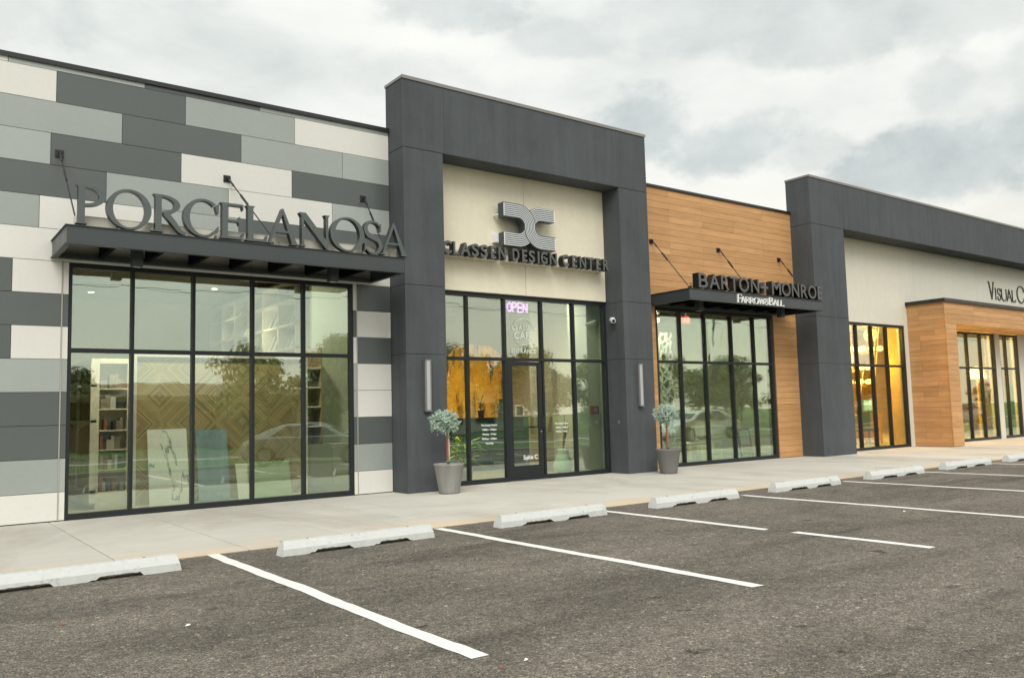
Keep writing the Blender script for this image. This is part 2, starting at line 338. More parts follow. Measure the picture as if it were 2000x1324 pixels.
def painted(name, col, wear, under, ws):
    m, nt, b, geo = newmat(name); P = geo.outputs['Position']
    n1 = noise_(nt, P, ws, 6, .7, .4); n2 = noise_(nt, P, 3, 5, .6); n3 = noise_(nt, P, ws * 4, 4, .7)
    k = ramp_(nt, math_(nt, 'ADD', math_(nt, 'MULTIPLY', n1, .6), math_(nt, 'MULTIPLY', n3, .4)), [(.27, 1.0), (.27 + wear, 0.0)])
    c = mix_(nt, k, scale_(nt, col, math_(nt, 'MULTIPLY_ADD', n2, .2, .9)), under)
    L(nt, c, b.inputs['Base Color']); b.inputs['Roughness'].default_value = .7; bump_(nt, b, n3, .25, .004); return m
M['line_paint'] = painted('line_paint', (.78, .765, .73), .13, (.30, .28, .25), 55)
M['stop_paint'] = painted('stop_paint', (.55, .565, .55), .17, (.20, .19, .17), 9)

def glass():
    m = bpy.data.materials.new('window_glass'); m.use_nodes = True; nt = m.node_tree; nt.nodes.clear()
    geo = N(nt, 'ShaderNodeNewGeometry'); lw = N(nt, 'ShaderNodeLayerWeight'); lw.inputs[0].default_value = .32
    tr = N(nt, 'ShaderNodeBsdfTransparent'); tr.inputs[0].default_value = (.87, .90, .84, 1)
    gl = N(nt, 'ShaderNodeBsdfGlossy'); gl.inputs['Roughness'].default_value = 0.0; gl.inputs['Color'].default_value = (.86, 1.0, .93, 1)
    bp = N(nt, 'ShaderNodeBump'); bp.inputs['Strength'].default_value = .035; bp.inputs['Distance'].default_value = .03
    L(nt, noise_(nt, geo.outputs['Position'], 1.6, 1, .4), bp.inputs['Height']); L(nt, bp.outputs[0], gl.inputs['Normal'])
    f = math_(nt, 'MULTIPLY_ADD', lw.outputs['Fresnel'], .55, GLASS_BASE := .195, True)
    mx = N(nt, 'ShaderNodeMixShader'); L(nt, f, mx.inputs[0]); L(nt, tr.outputs[0], mx.inputs[1]); L(nt, gl.outputs[0], mx.inputs[2])
    o = N(nt, 'ShaderNodeOutputMaterial'); L(nt, mx.outputs[0], o.inputs[0]); return m
M['glass'] = glass()

def chevron():
    m, nt, b, geo = newmat('diamond_wood'); sx = N(nt, 'ShaderNodeSeparateXYZ'); L(nt, geo.outputs['Position'], sx.inputs[0])
    per = .86
    u = math_(nt, 'ABSOLUTE', math_(nt, 'SUBTRACT', math_(nt, 'FRACT', math_(nt, 'DIVIDE', sx.outputs[0], per)), .5))
    w = math_(nt, 'ABSOLUTE', math_(nt, 'SUBTRACT', math_(nt, 'FRACT', math_(nt, 'DIVIDE', sx.outputs[2], per)), .5))
    s = math_(nt, 'MULTIPLY', math_(nt, 'ADD', u, w), 26.0)
    wn = N(nt, 'ShaderNodeTexWhiteNoise', noise_dimensions='2D'); cb = N(nt, 'ShaderNodeCombineXYZ')
    L(nt, math_(nt, 'FLOOR', s), cb.inputs[0]); L(nt, math_(nt, 'FLOOR', math_(nt, 'DIVIDE', sx.outputs[0], per / 2)), cb.inputs[1]); L(nt, cb.outputs[0], wn.inputs['Vector'])
    f = math_(nt, 'MULTIPLY_ADD', wn.outputs['Value'], .6, .65); edge = ramp_(nt, math_(nt, 'FRACT', s), [(0, .4), (.12, 1.0)])
    L(nt, scale_(nt, (.46, .385, .20), math_(nt, 'MULTIPLY', f, edge)), b.inputs['Base Color']); b.inputs['Roughness'].default_value = .5; return m
M['diamond_wood'] = chevron()

def marble():
    m, nt, b, geo = newmat('white_marble'); P = mapv_(nt, geo.outputs['Position'], (1.6, 1, .8), rot=(0, .6, 0))
    n = noise_(nt, P, 1.0, 8, .62, .35); v = ramp_(nt, math_(nt, 'ABSOLUTE', math_(nt, 'SUBTRACT', n, .47)), [(0, 1.0), (.004, .7), (.014, 0.0)])
    L(nt, mix_(nt, v, (.74, .80, .77), (.10, .17, .20)), b.inputs['Base Color']); b.inputs['Roughness'].default_value = .25; return m
M['marble'] = marble()

def lattice():
    m = bpy.data.materials.new('white_lattice_film'); m.use_nodes = True; nt = m.node_tree; b = nt.nodes['Principled BSDF']; geo = N(nt, 'ShaderNodeNewGeometry')
    b.inputs['Base Color'].default_value = (.80, .86, .80, 1)
    vec = mapv_(nt, geo.outputs['Position'], (1.15, 0, .85)); vo = N(nt, 'ShaderNodeTexVoronoi', feature='DISTANCE_TO_EDGE'); vo.inputs['Scale'].default_value = 5.6
    nv = N(nt, 'ShaderNodeTexNoise'); nv.inputs['Scale'].default_value = 3.0; L(nt, geo.outputs['Position'], nv.inputs['Vector'])
    ad = N(nt, 'ShaderNodeVectorMath', operation='MULTIPLY_ADD'); L(nt, nv.outputs['Color'], ad.inputs[0]); ad.inputs[1].default_value = (.25, 0, .25); L(nt, vec, ad.inputs[2]); L(nt, ad.outputs[0], vo.inputs['Vector'])
    tr = N(nt, 'ShaderNodeBsdfTransparent'); mx = N(nt, 'ShaderNodeMixShader')
    L(nt, ramp_(nt, vo.outputs['Distance'], [(.115, 1.0), (.14, 0.0)]), mx.inputs[0]); L(nt, tr.outputs[0], mx.inputs[1]); L(nt, b.outputs[0], mx.inputs[2])
    L(nt, mx.outputs[0], nt.nodes['Material Output'].inputs[0]); return m
M['lattice'] = lattice()
def amber():  # amber light of a reflected tree, put into a streaked glowing colour
    m, nt, b, geo = newmat('amber_glow'); P = geo.outputs['Position']
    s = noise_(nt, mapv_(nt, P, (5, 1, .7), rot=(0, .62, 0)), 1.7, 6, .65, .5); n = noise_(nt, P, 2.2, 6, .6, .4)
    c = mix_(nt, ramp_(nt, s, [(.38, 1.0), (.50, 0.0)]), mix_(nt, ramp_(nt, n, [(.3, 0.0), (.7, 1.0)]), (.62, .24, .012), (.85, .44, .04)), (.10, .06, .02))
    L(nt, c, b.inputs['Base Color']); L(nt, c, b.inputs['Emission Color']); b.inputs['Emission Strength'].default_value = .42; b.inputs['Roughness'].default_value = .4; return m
M['amber_glow'] = amber()
def grass_mat():
    m, nt, b, geo = newmat('grass'); P = geo.outputs['Position']
    f = math_(nt, 'MULTIPLY', math_(nt, 'MULTIPLY_ADD', noise_(nt, P, .5, 6, .6), .7, .65), math_(nt, 'MULTIPLY_ADD', noise_(nt, P, 25, 4, .7), .8, .6))
    L(nt, scale_(nt, (.075, .125, .025), f), b.inputs['Base Color']); b.inputs['Roughness'].default_value = .9; return m
M['grass'] = grass_mat()
# ------------------------------------------------------------------ ground
def lot_z(y): return -.012 if y > -9.6 else -.012 - .055 * min(-9.6 - y, 8.0)
gb = MB(); gb.add([(-500, 400, -1.0), (-500, -600, -1.0), (700, -600, -1.0), (700, 400, -1.0)], [(0, 1, 2, 3)]); gb.build('ground', M['grass'], kind='structure')
lb = MB(); ys = [-3.9, -9.6, -11, -12.5, -14, -15.5, -17.6]
for i in range(len(ys) - 1):
    lb.add([(-60, ys[i], lot_z(ys[i])), (-60, ys[i + 1], lot_z(ys[i + 1])), (130, ys[i + 1], lot_z(ys[i + 1])), (130, ys[i], lot_z(ys[i]))], [(0, 1, 2, 3)])
lb.build('parking_lot', M['asphalt'], kind='structure')
ZL = lot_z(-17.6)
kb = MB(); kb.box(-60, 130, -17.85, -17.6, ZL - .3, ZL + .14); kb.build('kerb', M['concrete'], kind='structure', bevel=.02)
vb = MB(); vb.add([(-60, -17.85, ZL + .12), (-60, -25, ZL + .05), (130, -25, ZL + .05), (130, -17.85, ZL + .12)], [(0, 1, 2, 3)]); vb.build('grass_verge', M['grass'], kind='structure')
pb = MB(); pb.box(-60, 130, -26.4, -25, ZL - .2, ZL + .07); pb.build('far_pavement', M['concrete'], kind='structure')
rb = MB(); rb.add([(-60, -26.4, ZL - .03), (-60, -34, ZL - .03), (130, -34, ZL - .03), (130, -26.4, ZL - .03)], [(0, 1, 2, 3)]); rb.build('road', M['asphalt'], kind='structure')
vb = MB(); vb.add([(-120, -34, ZL), (-120, -130, ZL + .3), (220, -130, ZL + .3), (220, -34, ZL)], [(0, 1, 2, 3)]); vb.build('lawn', M['grass'], kind='structure')

# sidewalk slabs, sawn joints square to the building
sb = MB(); xs = [-40, -20, -8, -5.2, -2.4, -.6, 1.815]
while xs[-1] < 34: xs.append(xs[-1] + (1.2 if len(xs) % 2 else 1.19))
xs += [60]
for i in range(len(xs) - 1):
    g = .0055; sb.box(xs[i] + g, xs[i + 1] - g, -4.42, .3, -.14, 0)
sb.box(-40, 60, -4.40, .28, -.2, -.012, 1)
sb.build('sidewalk', [M['sidewalk'], M['joint']], kind='structure', bevel=.004)

# parking lines
LX = [(2.652, -4.40, -9.09, .115), (5.225, -4.47, -9.0, .115), (7.66, -4.70, -7.28, .115), (7.70, -7.60, -9.04, .115), (10.36, -4.85, -9.05, .115),
      (13.27, -4.70, -9.05, .115), (15.87, -4.75, -9.05, .115), (18.65, -4.77, -9.05, .115), (21.4, -4.8, -9.05, .115), (0.02, -4.4, -9.05, .115)]
LL = ['nearest white parking line, running down to the bottom centre of the photo', 'white parking line beside the right end of the second wheel stop, ending in plain asphalt',
      'far half of the worn white parking line, up against the third wheel stop', 'near half of the worn white parking line, beyond its rubbed out gap',
      'white parking line between the fourth and fifth wheel stops, leaving the right edge', 'white parking line between the fifth and sixth wheel stops',
      'white parking line between the sixth and seventh wheel stops', 'farthest short white parking line at the right edge of the photo',
      'white parking line beyond the right edge past the seventh wheel stop', 'white parking line left of the first wheel stop, out of the frame']
for (x, y0, y1, w), lab in zip(LX, LL):
    b = MB(); n = 40; rnd = random.Random(int(x * 100)); vs = []
    for i in range(n + 1):
        y = y0 + (y1 - y0) * i / n; wob = .007 * math.sin(y * 2.1 + x) + .004 * math.sin(y * 5.3 + 2 * x); e = [rnd.uniform(-.006, .006) for _ in range(2)]
        vs += [(x - w / 2 + wob + e[0], y + (e[1] * 3 if i in (0, n) else 0), -.008), (x + w / 2 + wob + e[1], y + (e[0] * 3 if i in (0, n) else 0), -.008)]
    b.add(vs, [(2 * i, 2 * i + 1, 2 * i + 3, 2 * i + 2) if y1 > y0 else (2 * i + 1, 2 * i, 2 * i + 2, 2 * i + 3) for i in range(n)])
    tag(b.build('parking_line', M['line_paint']), lab, 'parking line', 'painted bay lines of the car park')

# wheel stops
def wheel_stop(xc, yc, length, lab, seed):
    rnd = random.Random(seed); b = MB(); n = 56; secs = []; h = .127
    nt0 = rnd.uniform(.205, .235); nt1 = nt0 + rnd.uniform(.20, .25); nt2 = .60 + rnd.uniform(0, .03); nt3 = nt2 + rnd.uniform(.17, .21)
    def gap(t):
        for a, c in ((nt0, nt1), (nt2, nt3)):
            if a < t < c: return .036 + rnd.uniform(-.004, .004)
            if a - .03 < t <= a or c <= t < c + .012: return .012 + rnd.uniform(-.004, .004)
        return rnd.uniform(0, .002)
    for i in range(n + 1):
        t = i / n; x = xc - length / 2 + length * t
        e = min(t, 1 - t) * length; g = gap(t); hh = h
        j = lambda s=.0022: rnd.uniform(-s, s)
        dx = 0.0
        if i == 0: dx = .0
        secs.append([(x + (0), yc - .078 + j(), -.012 + g), (x, yc - .075 + j(.001), .055), (x, yc - .048 + j(), hh - .022 + j()), (x, yc - .036 + j(), hh + j()),
                     (x, yc + .036, hh + j()), (x, yc + .048, hh - .022), (x, yc + .075, .055), (x, yc + .078, -.012 + g)])
    for s, sg in ((secs[0], 1), (secs[-1], -1)):                    # battered ends
        for k in range(8):
            p = s[k]; s[k] = (p[0] + sg * max(0, p[2]) * .26, p[1], p[2])
    vs = [p for s in secs for p in s]; fs = [(i * 8 + k, i * 8 + (k + 1) % 8, (i + 1) * 8 + (k + 1) % 8, (i + 1) * 8 + k) for i in range(n) for k in range(8)]
    fs = [f[::-1] for f in fs] + [tuple(range(8)), tuple(n * 8 + k for k in range(7, -1, -1))]
    root = thing('wheel_stop', lab, 'wheel stop', (xc, yc, -.012), 'white concrete wheel stops along the walk')
    b.add(vs, fs); b.build('body', M['stop_paint'], root, bevel=.004)
    for s in (-.5, .5):                                             # steel pins driven through it
        p = MB(); p.lathe((xc + s * length * .66, yc + .005, h - .006), [(.012, 0), (.012, .010), (.009, .013)], 10); p.build('pin', M['bark'], root)
WS = [(1.28, -5.01, 1.78, 'white concrete wheel stop cut off by the left edge of the photo'),
      (3.965, -5.0, 1.72, 'white concrete wheel stop in front of the tall panelled shop window'),
      (6.58, -4.96, 1.68, 'white concrete wheel stop in front of the first charcoal pillar and potted tree'),
      (9.16, -4.98, 1.74, 'white concrete wheel stop in front of the glass entrance door'),
      (11.89, -4.9, 1.76, 'white concrete wheel stop in front of the right pillar of the charcoal portal'),
      (14.71, -4.84, 1.84, 'white concrete wheel stop in front of the timber shopfront, second from the right'),
      (17.49, -4.8, 1.92, 'rightmost white concrete wheel stop, farthest along the kerb row'),
      (20.2, -4.8, 1.9, 'white concrete wheel stop beyond the right edge of the photo')]
for i, (x, y, l, lab) in enumerate(WS): wheel_stop(x, y, l, lab, 31 + i)

# small litter on the asphalt
for x, y, s, mm, lab in ((2.62, -9.35, .014, 'stake', 'tiny red paint fleck below the end of the nearest parking line'), (2.80, -9.33, .016, 'white_paint', 'small white scrap of paint below the nearest parking line'),
                         (1.62, -7.25, .02, 'white_paint', 'white paper scrap on the asphalt left of the nearest parking line'), (.99, -6.62, .02, 'stake', 'small orange leaf on the asphalt before the first wheel stop'),
                         (10.0, -7.55, .03, 'white_paint', 'white scrap lying on the asphalt in the fourth bay')):
    b = MB(); b.add([(x - s, y, -.006), (x, y - s * .5, -.004), (x + s, y + s * .2, -.003), (x + s * .1, y + s * .6, .004)], [(0, 1, 2, 3)])
    tag(b.build('litter', M[mm]), lab, 'litter')

# ------------------------------------------------------------------ the building
BLD = thing('retail_building', 'long single storey shop building with grey panels, charcoal portals and timber cladding', 'building', (0, 0, 0))
PR, PZ = .455, .397
def panel_wall():
    b = MB(); X0, X1 = -8.0, 7.08; W0, W1, WH = 1.915, 6.43, 3.58
    joints = {13: ([1.198, 2.969, 4.731], 'CLDL'), 12: ([1.795, 3.563, 5.324], 'CDLC'), 11: ([2.663, 4.426, 6.184], 'LDLL'), 10: ([1.739, 3.506, 5.271], 'LDCD'),
              9: ([2.461, 4.228, 5.987], 'DLCL'), 8: ([1.616, 3.131, 4.388], 'LCLD'), 7: ([-.2, 4.6], 'LCC'), 6: ([1.312, 6.43], 'DCD'), 5: ([-.6, 6.43], 'LDC'),
              4: ([1.316, 6.43], 'DCD'), 3: ([6.43], 'LC'), 2: ([6.43], 'LC'), 1: ([-.3], 'CD'), 0: ([.2], 'DL'), -1: ([], 'C')}
    mi = {'C': 0, 'L': 1, 'D': 2}; rnd = random.Random(4); g = .0035
    for k, (js, cols) in joints.items():
        z0 = .012 if k < 0 else PZ + k * PR; z1 = PZ if k < 0 else (PZ + (k + 1) * PR if k < 13 else 6.395)
        cuts = list(js); cc = list(cols); x = (js[0] if js else 2.0) - 1.765
        while x > X0: cuts.insert(0, x); cc.insert(0, rnd.choice('CLDLC')); x -= 1.765
        segs = []; prev = X0
        for c, e in zip(cc, cuts + [X1]): segs.append((prev, e, c)); prev = e
        for a, e, c in segs:
            parts = [(a, e)]
            if z0 < WH - .01:
                parts = []
                if a < W0: parts.append((a, min(e, W0)))
                if e > W1: parts.append((max(a, W1), e))
            for p, q in parts:
                if q - p < .02: continue
                zz = z1
                t = rnd.uniform(-.0012, .0012); u = rnd.uniform(-.001, .001)
                x0, x1, za, zb = p + g, q - g, z0 + g, zz - g
                b.add([(x0, t, za), (x1, -t, za), (x1, .016, za), (x0, .016, za), (x0, u, zb), (x1, -u, zb), (x1, .016, zb), (x0, .016, zb)],
                      [(0, 3, 2, 1), (4, 5, 6, 7), (0, 1, 5, 4), (1, 2, 6, 5), (2, 3, 7, 6), (3, 0, 4, 7)], mi[c])
            if z0 < WH - .01 and z1 > .02:      # jamb returns beside the window follow the row colour
                for jx0, jx1 in ((1.925, 2.0), (6.362, 6.42)):
                    cx = (jx0 + jx1) / 2
                    if a <= cx < e: b.box(jx0, jx1, .004, .02, z0 + g, min(z1, WH) - g, mi[c])
    b.box(X0, 1.995, .0165, .25, 0, 6.36, 3); b.box(6.365, X1, .0165, .25, 0, 6.36, 3); b.box(1.995, 6.365, .0165, .25, 3.585, 6.36, 3)
    b.box(1.913, 1.927, -.004, .015, .01, 3.60, 4); b.box(6.418, 6.432, -.004, .015, .01, 3.60, 4)
    return b.build('panel_wall', [M['cream_panel'], M['light_panel'], M['dark_panel'], M['joint'], M['trim_strip']], BLD)
pw = panel_wall()
b = MB(); b.box(-8, 7.083, -.03, .28, 6.397, 6.442); b.box(-8, 7.083, -.034, -.03, 6.38, 6.446); b.build('coping', M['black_metal'], pw)

def portal(x0, x1, xi0, xi1, yf, yb, ztop, zs, joints, hj, name='portal'):
    b = MB(); g = .004
    zc = [0] + joints + [zs]
    for a, c in ((x0, xi0), (xi1, x1)):
        for k in range(len(zc) - 1): b.box(a, c, yf, yb, zc[k] + (g if k else .0), zc[k + 1] - g)
        b.box(a + .006, c - .006, yf + .006, yb - .006, .0, zs, 1)
    hx = [x0] + hj + [x1]
    for k in range(len(hx) - 1): b.box(hx[k] + (g / 2 if k else 0), hx[k + 1] - (g / 2 if k < len(hx) - 2 else 0), yf, yb, zs + g, ztop - .05)
    b.box(x0 + .006, x1 - .006, yf + .006, yb - .006, zs + .007, ztop - .056, 1)
    o = b.build(name, [M['charcoal'], M['joint']], BLD, bevel=.006)
    c = MB(); c.box(x0 - .012, x1 + .012, yf - .012, yb + .012, ztop - .05, ztop); c.box(x0 - .016, x1 + .016, yf - .016, yf - .012, ztop - .058, ztop + .003); c.build('coping', M['coping_light'], o)
    return o
portal(7.087, 13.108, 7.90, 12.268, -.516, .10, 7.279, 5.992, [2.362, 3.565], [7.94, 12.245])
portal(19.02, 46.0, 20.50, 44.6, -.617, .09, 7.272, 5.992, [2.36, 3.575], [20.53, 24.60, 25.33, 29.4, 33.5, 37.6, 41.7])

def stucco_wall(x0, x1, zb, zt, joints, m, extra=()):
    b = MB(); xs = [x0] + joints + [x1]; g = .003
    for k in range(len(xs) - 1): b.box(xs[k] + (g if k else 0), xs[k + 1] - (g if k < len(xs) - 2 else 0), 0, .25, zb, zt)
    b.box(x0 + .01, x1 - .01, .006, .24, zb + .006, zt, 1)
    for a, c, d, e in extra: b.box(a, c, 0, .25, d, e)
    return b.build('stucco_wall', [m, M['joint']], BLD, bevel=.004)
stucco_wall(7.90, 12.268, 3.605, 6.2, [10.115], M['cream_stucco'])
stucco_wall(20.50, 44.6, 3.602, 6.2, [24.46, 25.21, 29.3, 33.4, 37.5], M['cream_stucco_pale'], [(24.47, 25.35, 0, 3.60), (30.36, 30.70, 0, 3.60), (32.15, 44.6, 0, 3.60)])

def planks(b, fn, u0, u1, z0, z1, openings=(), seams=(), seed=1, zb=.139, pitch=.151, m=0):
    """boards in (u, z) laid by fn(u, z, d) with d the stand-off from the backing"""
    rnd = random.Random(seed); k = math.floor((z0 - zb) / pitch); g = .0026
    while zb + k * pitch < z1:
        a, c = max(z0, zb + k * pitch) + g, min(z1, zb + (k + 1) * pitch) - g; grp = k
        js = sorted([u0, u1] + [s + (0.0 if (grp // 1) % 2 else .0) for i, s in enumerate(seams) if u0 < s < u1 and (i + grp // 3) % 2 == 0 or (u0 < s < u1 and rnd.random() < .35)])
        if c - a > .01:
            for p, q in zip(js, js[1:]):
                segs = [(p, q)]
                for ou0, ou1, oz0, oz1 in openings:
                    if c > oz0 + .01 and a < oz1 - .01:
                        segs = [s for (sa, sc) in segs for s in ((sa, min(sc, ou0)), (max(sa, ou1), sc)) if s[1] - s[0] > .02]
                for sa, sc in segs:
                    gg = .0018
                    vs = [fn(sa + gg, a, .018), fn(sc - gg, a, .018), fn(sc - gg, a, 0), fn(sa + gg, a, 0), fn(sa + gg, c, .018), fn(sc - gg, c, .018), fn(sc - gg, c, 0), fn(sa + gg, c, 0)]
                    b.add(vs, [(0, 3, 2, 1), (4, 5, 6, 7), (0, 1, 5, 4), (1, 2, 6, 5), (2, 3, 7, 6), (3, 0, 4, 7)], m)
        k += 1
b = MB(); planks(b, lambda u, z, d: (u, .018 - d, z), 13.10, 19.03, .012, 6.35, [(13.76, 18.06, 0, 3.59)], [14.35, 15.49, 16.68, 17.8], 5)
b.box(13.10, 13.79, .0185, .25, 0, 6.35, 1); b.box(18.03, 19.03, .0185, .25, 0, 6.35, 1); b.box(13.79, 18.03, .0185, .25, 3.6, 6.35, 1)
tw = b.build('timber_wall', [M['timber'], M['wood_gap']], BLD)
b = MB(); b.box(13.10, 19.03, -.03, .28, 6.352, 6.395); b.box(13.10, 19.03, -.036, -.03, 6.345, 6.40); b.build('coping', M['black_metal'], tw)

# timber entry porch
PF = -1.13
b = MB()
planks(b, lambda u, z, d: (24.678 - d, -u, z), 0.0, -PF, .012, 4.222, [], [.35, .8], 9, .10)           # left cheek, u = -y
planks(b, lambda u, z, d: (u, PF + .018 - d, z), 24.66, 39.6, .012, 4.222, [(25.318, 38.9, 0, 3.577)], [26.45, 28.18, 29.9, 31.6, 33.3, 35, 36.8], 10, .10)
planks(b, lambda u, z, d: (25.30 + d, -u, z), 0.0, -PF - .02, .012, 3.577, [], [], 12, .10)            # right face of the left leg
b.box(24.6785, 25.299, PF + .0185, 0, 0, 4.21, 1); b.box(38.9, 39.6, PF + .0185, 0, 0, 4.21, 1); b.box(25.299, 38.9, PF + .0185, 0, 3.6, 4.21, 1)
b.box(24.646, 24.672, PF - .012, PF + .014, .01, 4.222, 0)                                              # corner trim
for i in range(10): b.box(25.32 + i * 1.36, 25.32 + (i + 1) * 1.36 - .006, PF + .02, -.002, 3.574, 3.592, 0)
ep = b.build('entry_porch', [M['timber'], M['wood_gap']], BLD)
b = MB(); b.box(24.60, 39.66, PF - .05, -.002, 4.225, 4.30); b.box(24.59, 39.67, PF - .06, PF - .05, 4.215, 4.315); b.box(24.59, 24.60, PF - .05, -.002, 4.215, 4.315); b.build('coping', M['black_metal'], ep)
for x in (26.4, 29.3, 32.2, 35.1):
    b = MB(); b.lathe((x, -.58, 3.566), [(.085, 0), (.085, .007)], 16); b.lathe((x, -.58, 3.563), [(.06, 0), (.06, .002)], 16, 1); b.build('soffit_light', [M['black_metal'], M['lens']], ep)

# ------------------------------------------------------------------ shopfront glazing
GR = random.Random(3)
def pane(x0, x1, z0, z1, y, parent):
    b = MB(); d = [GR.uniform(-.0016, .0016) for _ in range(4)]
    c = [(x0, z0), (x1, z0), (x1, z1), (x0, z1)]
    vs = [(x, y + d[i], z) for i, (x, z) in enumerate(c)] + [(x, y + d[i] + .008, z) for i, (x, z) in enumerate(c)]
    b.add(vs, [(0, 1, 2, 3), (7, 6, 5, 4), (0, 4, 5, 1), (1, 5, 6, 2), (2, 6, 7, 3), (3, 7, 4, 0)]); return b.build('pane', M['glass'], parent)
def window(x0, x1, zh, cols, zm=2.345, door=None, zs=.0, w=.048, y=.014, jamb=.05, jr=None):
    b = MB(); yd = y + .115; hw = w / 2; jr = jamb if jr is None else jr
    b.box(x0, x1, y, yd, zs, zs + .085); b.box(x0, x1, y, yd, zh - .075, zh)
    b.box(x0, x0 + jamb, y + .002, yd - .002, zs + .085, zh - .075); b.box(x1 - jr, x1, y + .002, yd - .002, zs + .085, zh - .075)
    for c in cols: b.box(c - hw, c + hw, y + .001, yd - .001, zs + .085, zh - .075)
    edges = [x0 + jamb] + [v for c in cols for v in (c - hw, c + hw)] + [x1 - jr]
    for k in range(0, len(edges), 2): b.box(edges[k], edges[k + 1], y + .003, yd - .003, zm - .03, zm + .03)
    fr = b.build('storefront_window', M['frame_metal'], BLD, bevel=.003)
    for k in range(0, len(edges), 2):
        a, c = edges[k] - .006, edges[k + 1] + .006
        pane(a, c, zm + .025, zh - .07, y + .05, fr)
        if door is not None and k // 2 == door: continue
        pane(a, c, zs + .08, zm - .025, y + .05, fr)
    return fr
w1 = window(2.0, 6.362, 3.59, [2.848, 3.715, 4.63, 5.482], zm=2.348)
w2 = window(7.90, 12.266, 3.60, [8.715, 9.59, 10.512, 11.355], zm=2.348, door=2, jr=.07)
w3 = window(13.79, 18.03, 3.59, [14.60, 15.455, 16.42, 17.28], zm=2.365, jr=.09)
w4 = window(20.52, 24.46, 3.595, [21.90, 22.69, 23.49], zm=2.385, w=.055, jr=.10)
w5 = window(25.36, 30.36, 3.57, [26.55, 27.5, 28.43, 29.37], zm=2.385, w=.055, jr=.10)
w6 = window(30.70, 32.15, 3.57, [31.24], zm=2.385, w=.055, jr=.10)
# the glass door
b = MB(); dx0, dx1, y0, y1 = 9.625, 10.475, .026, .072
b.box(dx0, dx0 + .115, y0, y1, .02, 2.305); b.box(dx1 - .10, dx1, y0, y1, .02, 2.305); b.box(dx0 + .115, dx1 - .10, y0, y1, 2.225, 2.305); b.box(dx0 + .115, dx1 - .10, y0, y1, .02, .285)
dr = b.build('door', M['frame_metal'], BLD, bevel=.003); pane(dx0 + .11, dx1 - .095, .28, 2.23, .046, dr)
b = MB(); b.tube([(dx1 - .05, -.0, 1.02), (dx1 - .05, -.045, 1.03), (dx1 - .05, -.055, 1.12), (dx1 - .05, -.045, 1.23), (dx1 - .05, .0, 1.24)], .011); b.tube([(dx1 - .05, .03, 1.03), (dx1 - .05, -.0, 1.02)], .011); b.tube([(dx1 - .05, .03, 1.24), (dx1 - .05, -.0, 1.24)], .011); b.build('handle', M['black_metal'], dr)
b = MB(); b.box(dx0 + .06, dx1 - .06, .085, .105, 1.005, 1.04); b.box(dx0 + .07, dx0 + .09, .072, .09, 1.0, 1.045); b.box(dx1 - .09, dx1 - .07, .072, .09, 1.0, 1.045); b.build('push_bar', M['black_metal'], dr)
b = MB(); b.lathe((dx1 - .052, .026, .93), [(.001, -.018), (.016, -.012), (.018, 0), (.016, .012), (.001, .018)], 10); b.build('lock', M['steel'], dr)
b = MB(); b.box(9.56, 10.53, -.05, .03, .001, .014); b.build('threshold', M['steel'], BLD)
# dark fascia under the header of the recessed glazing
b = MB(); b.box(7.9, 12.268, -.012, -.001, 3.585, 3.612); b.build('drip_edge', M['frame_metal'], BLD)

# ------------------------------------------------------------------ shell and rooms
b = MB(); b.box(-8, 46, 19.7, 20, -.1, 6.3); b.box(-8, -7.75, .25, 19.7, -.1, 6.3); b.box(45.75, 46, .25, 19.7, -.1, 6.3); b.build('rear_wall', M['cream_stucco_pale'], BLD)
b = MB(); b.box(-7.75, 45.75, .26, 19.7, 5.85, 6.0); b.build('roof', M['joint'], BLD)
b = MB(); b.box(-7.7, 45.7, .14, 19.6, -.05, .006); b.build('floor', M['floor_int'], BLD)
def room(x0, x1, dep, zc, m):
    b = MB(); b.box(x0, x1, dep, dep + .1, .008, zc); b.box(x0, x0 + .08, .26, dep, .008, zc); b.box(x1 - .08, x1, .26, dep, .008, zc); b.build('interior_wall', m, BLD)
    b = MB(); b.box(x0, x1, .26, dep, zc, zc + .06); b.build('interior_ceiling', M['ceiling'], BLD)
room(-6.0, 7.35, 10.5, 4.5, M['wall_int']); room(7.42, 13.0, 8.0, 4.2, M['wall_int']); room(13.08, 19.9, 8.5, 4.2, M['wall_int']); room(19.98, 45.6, 9.0, 4.4, M['wall_gold'])
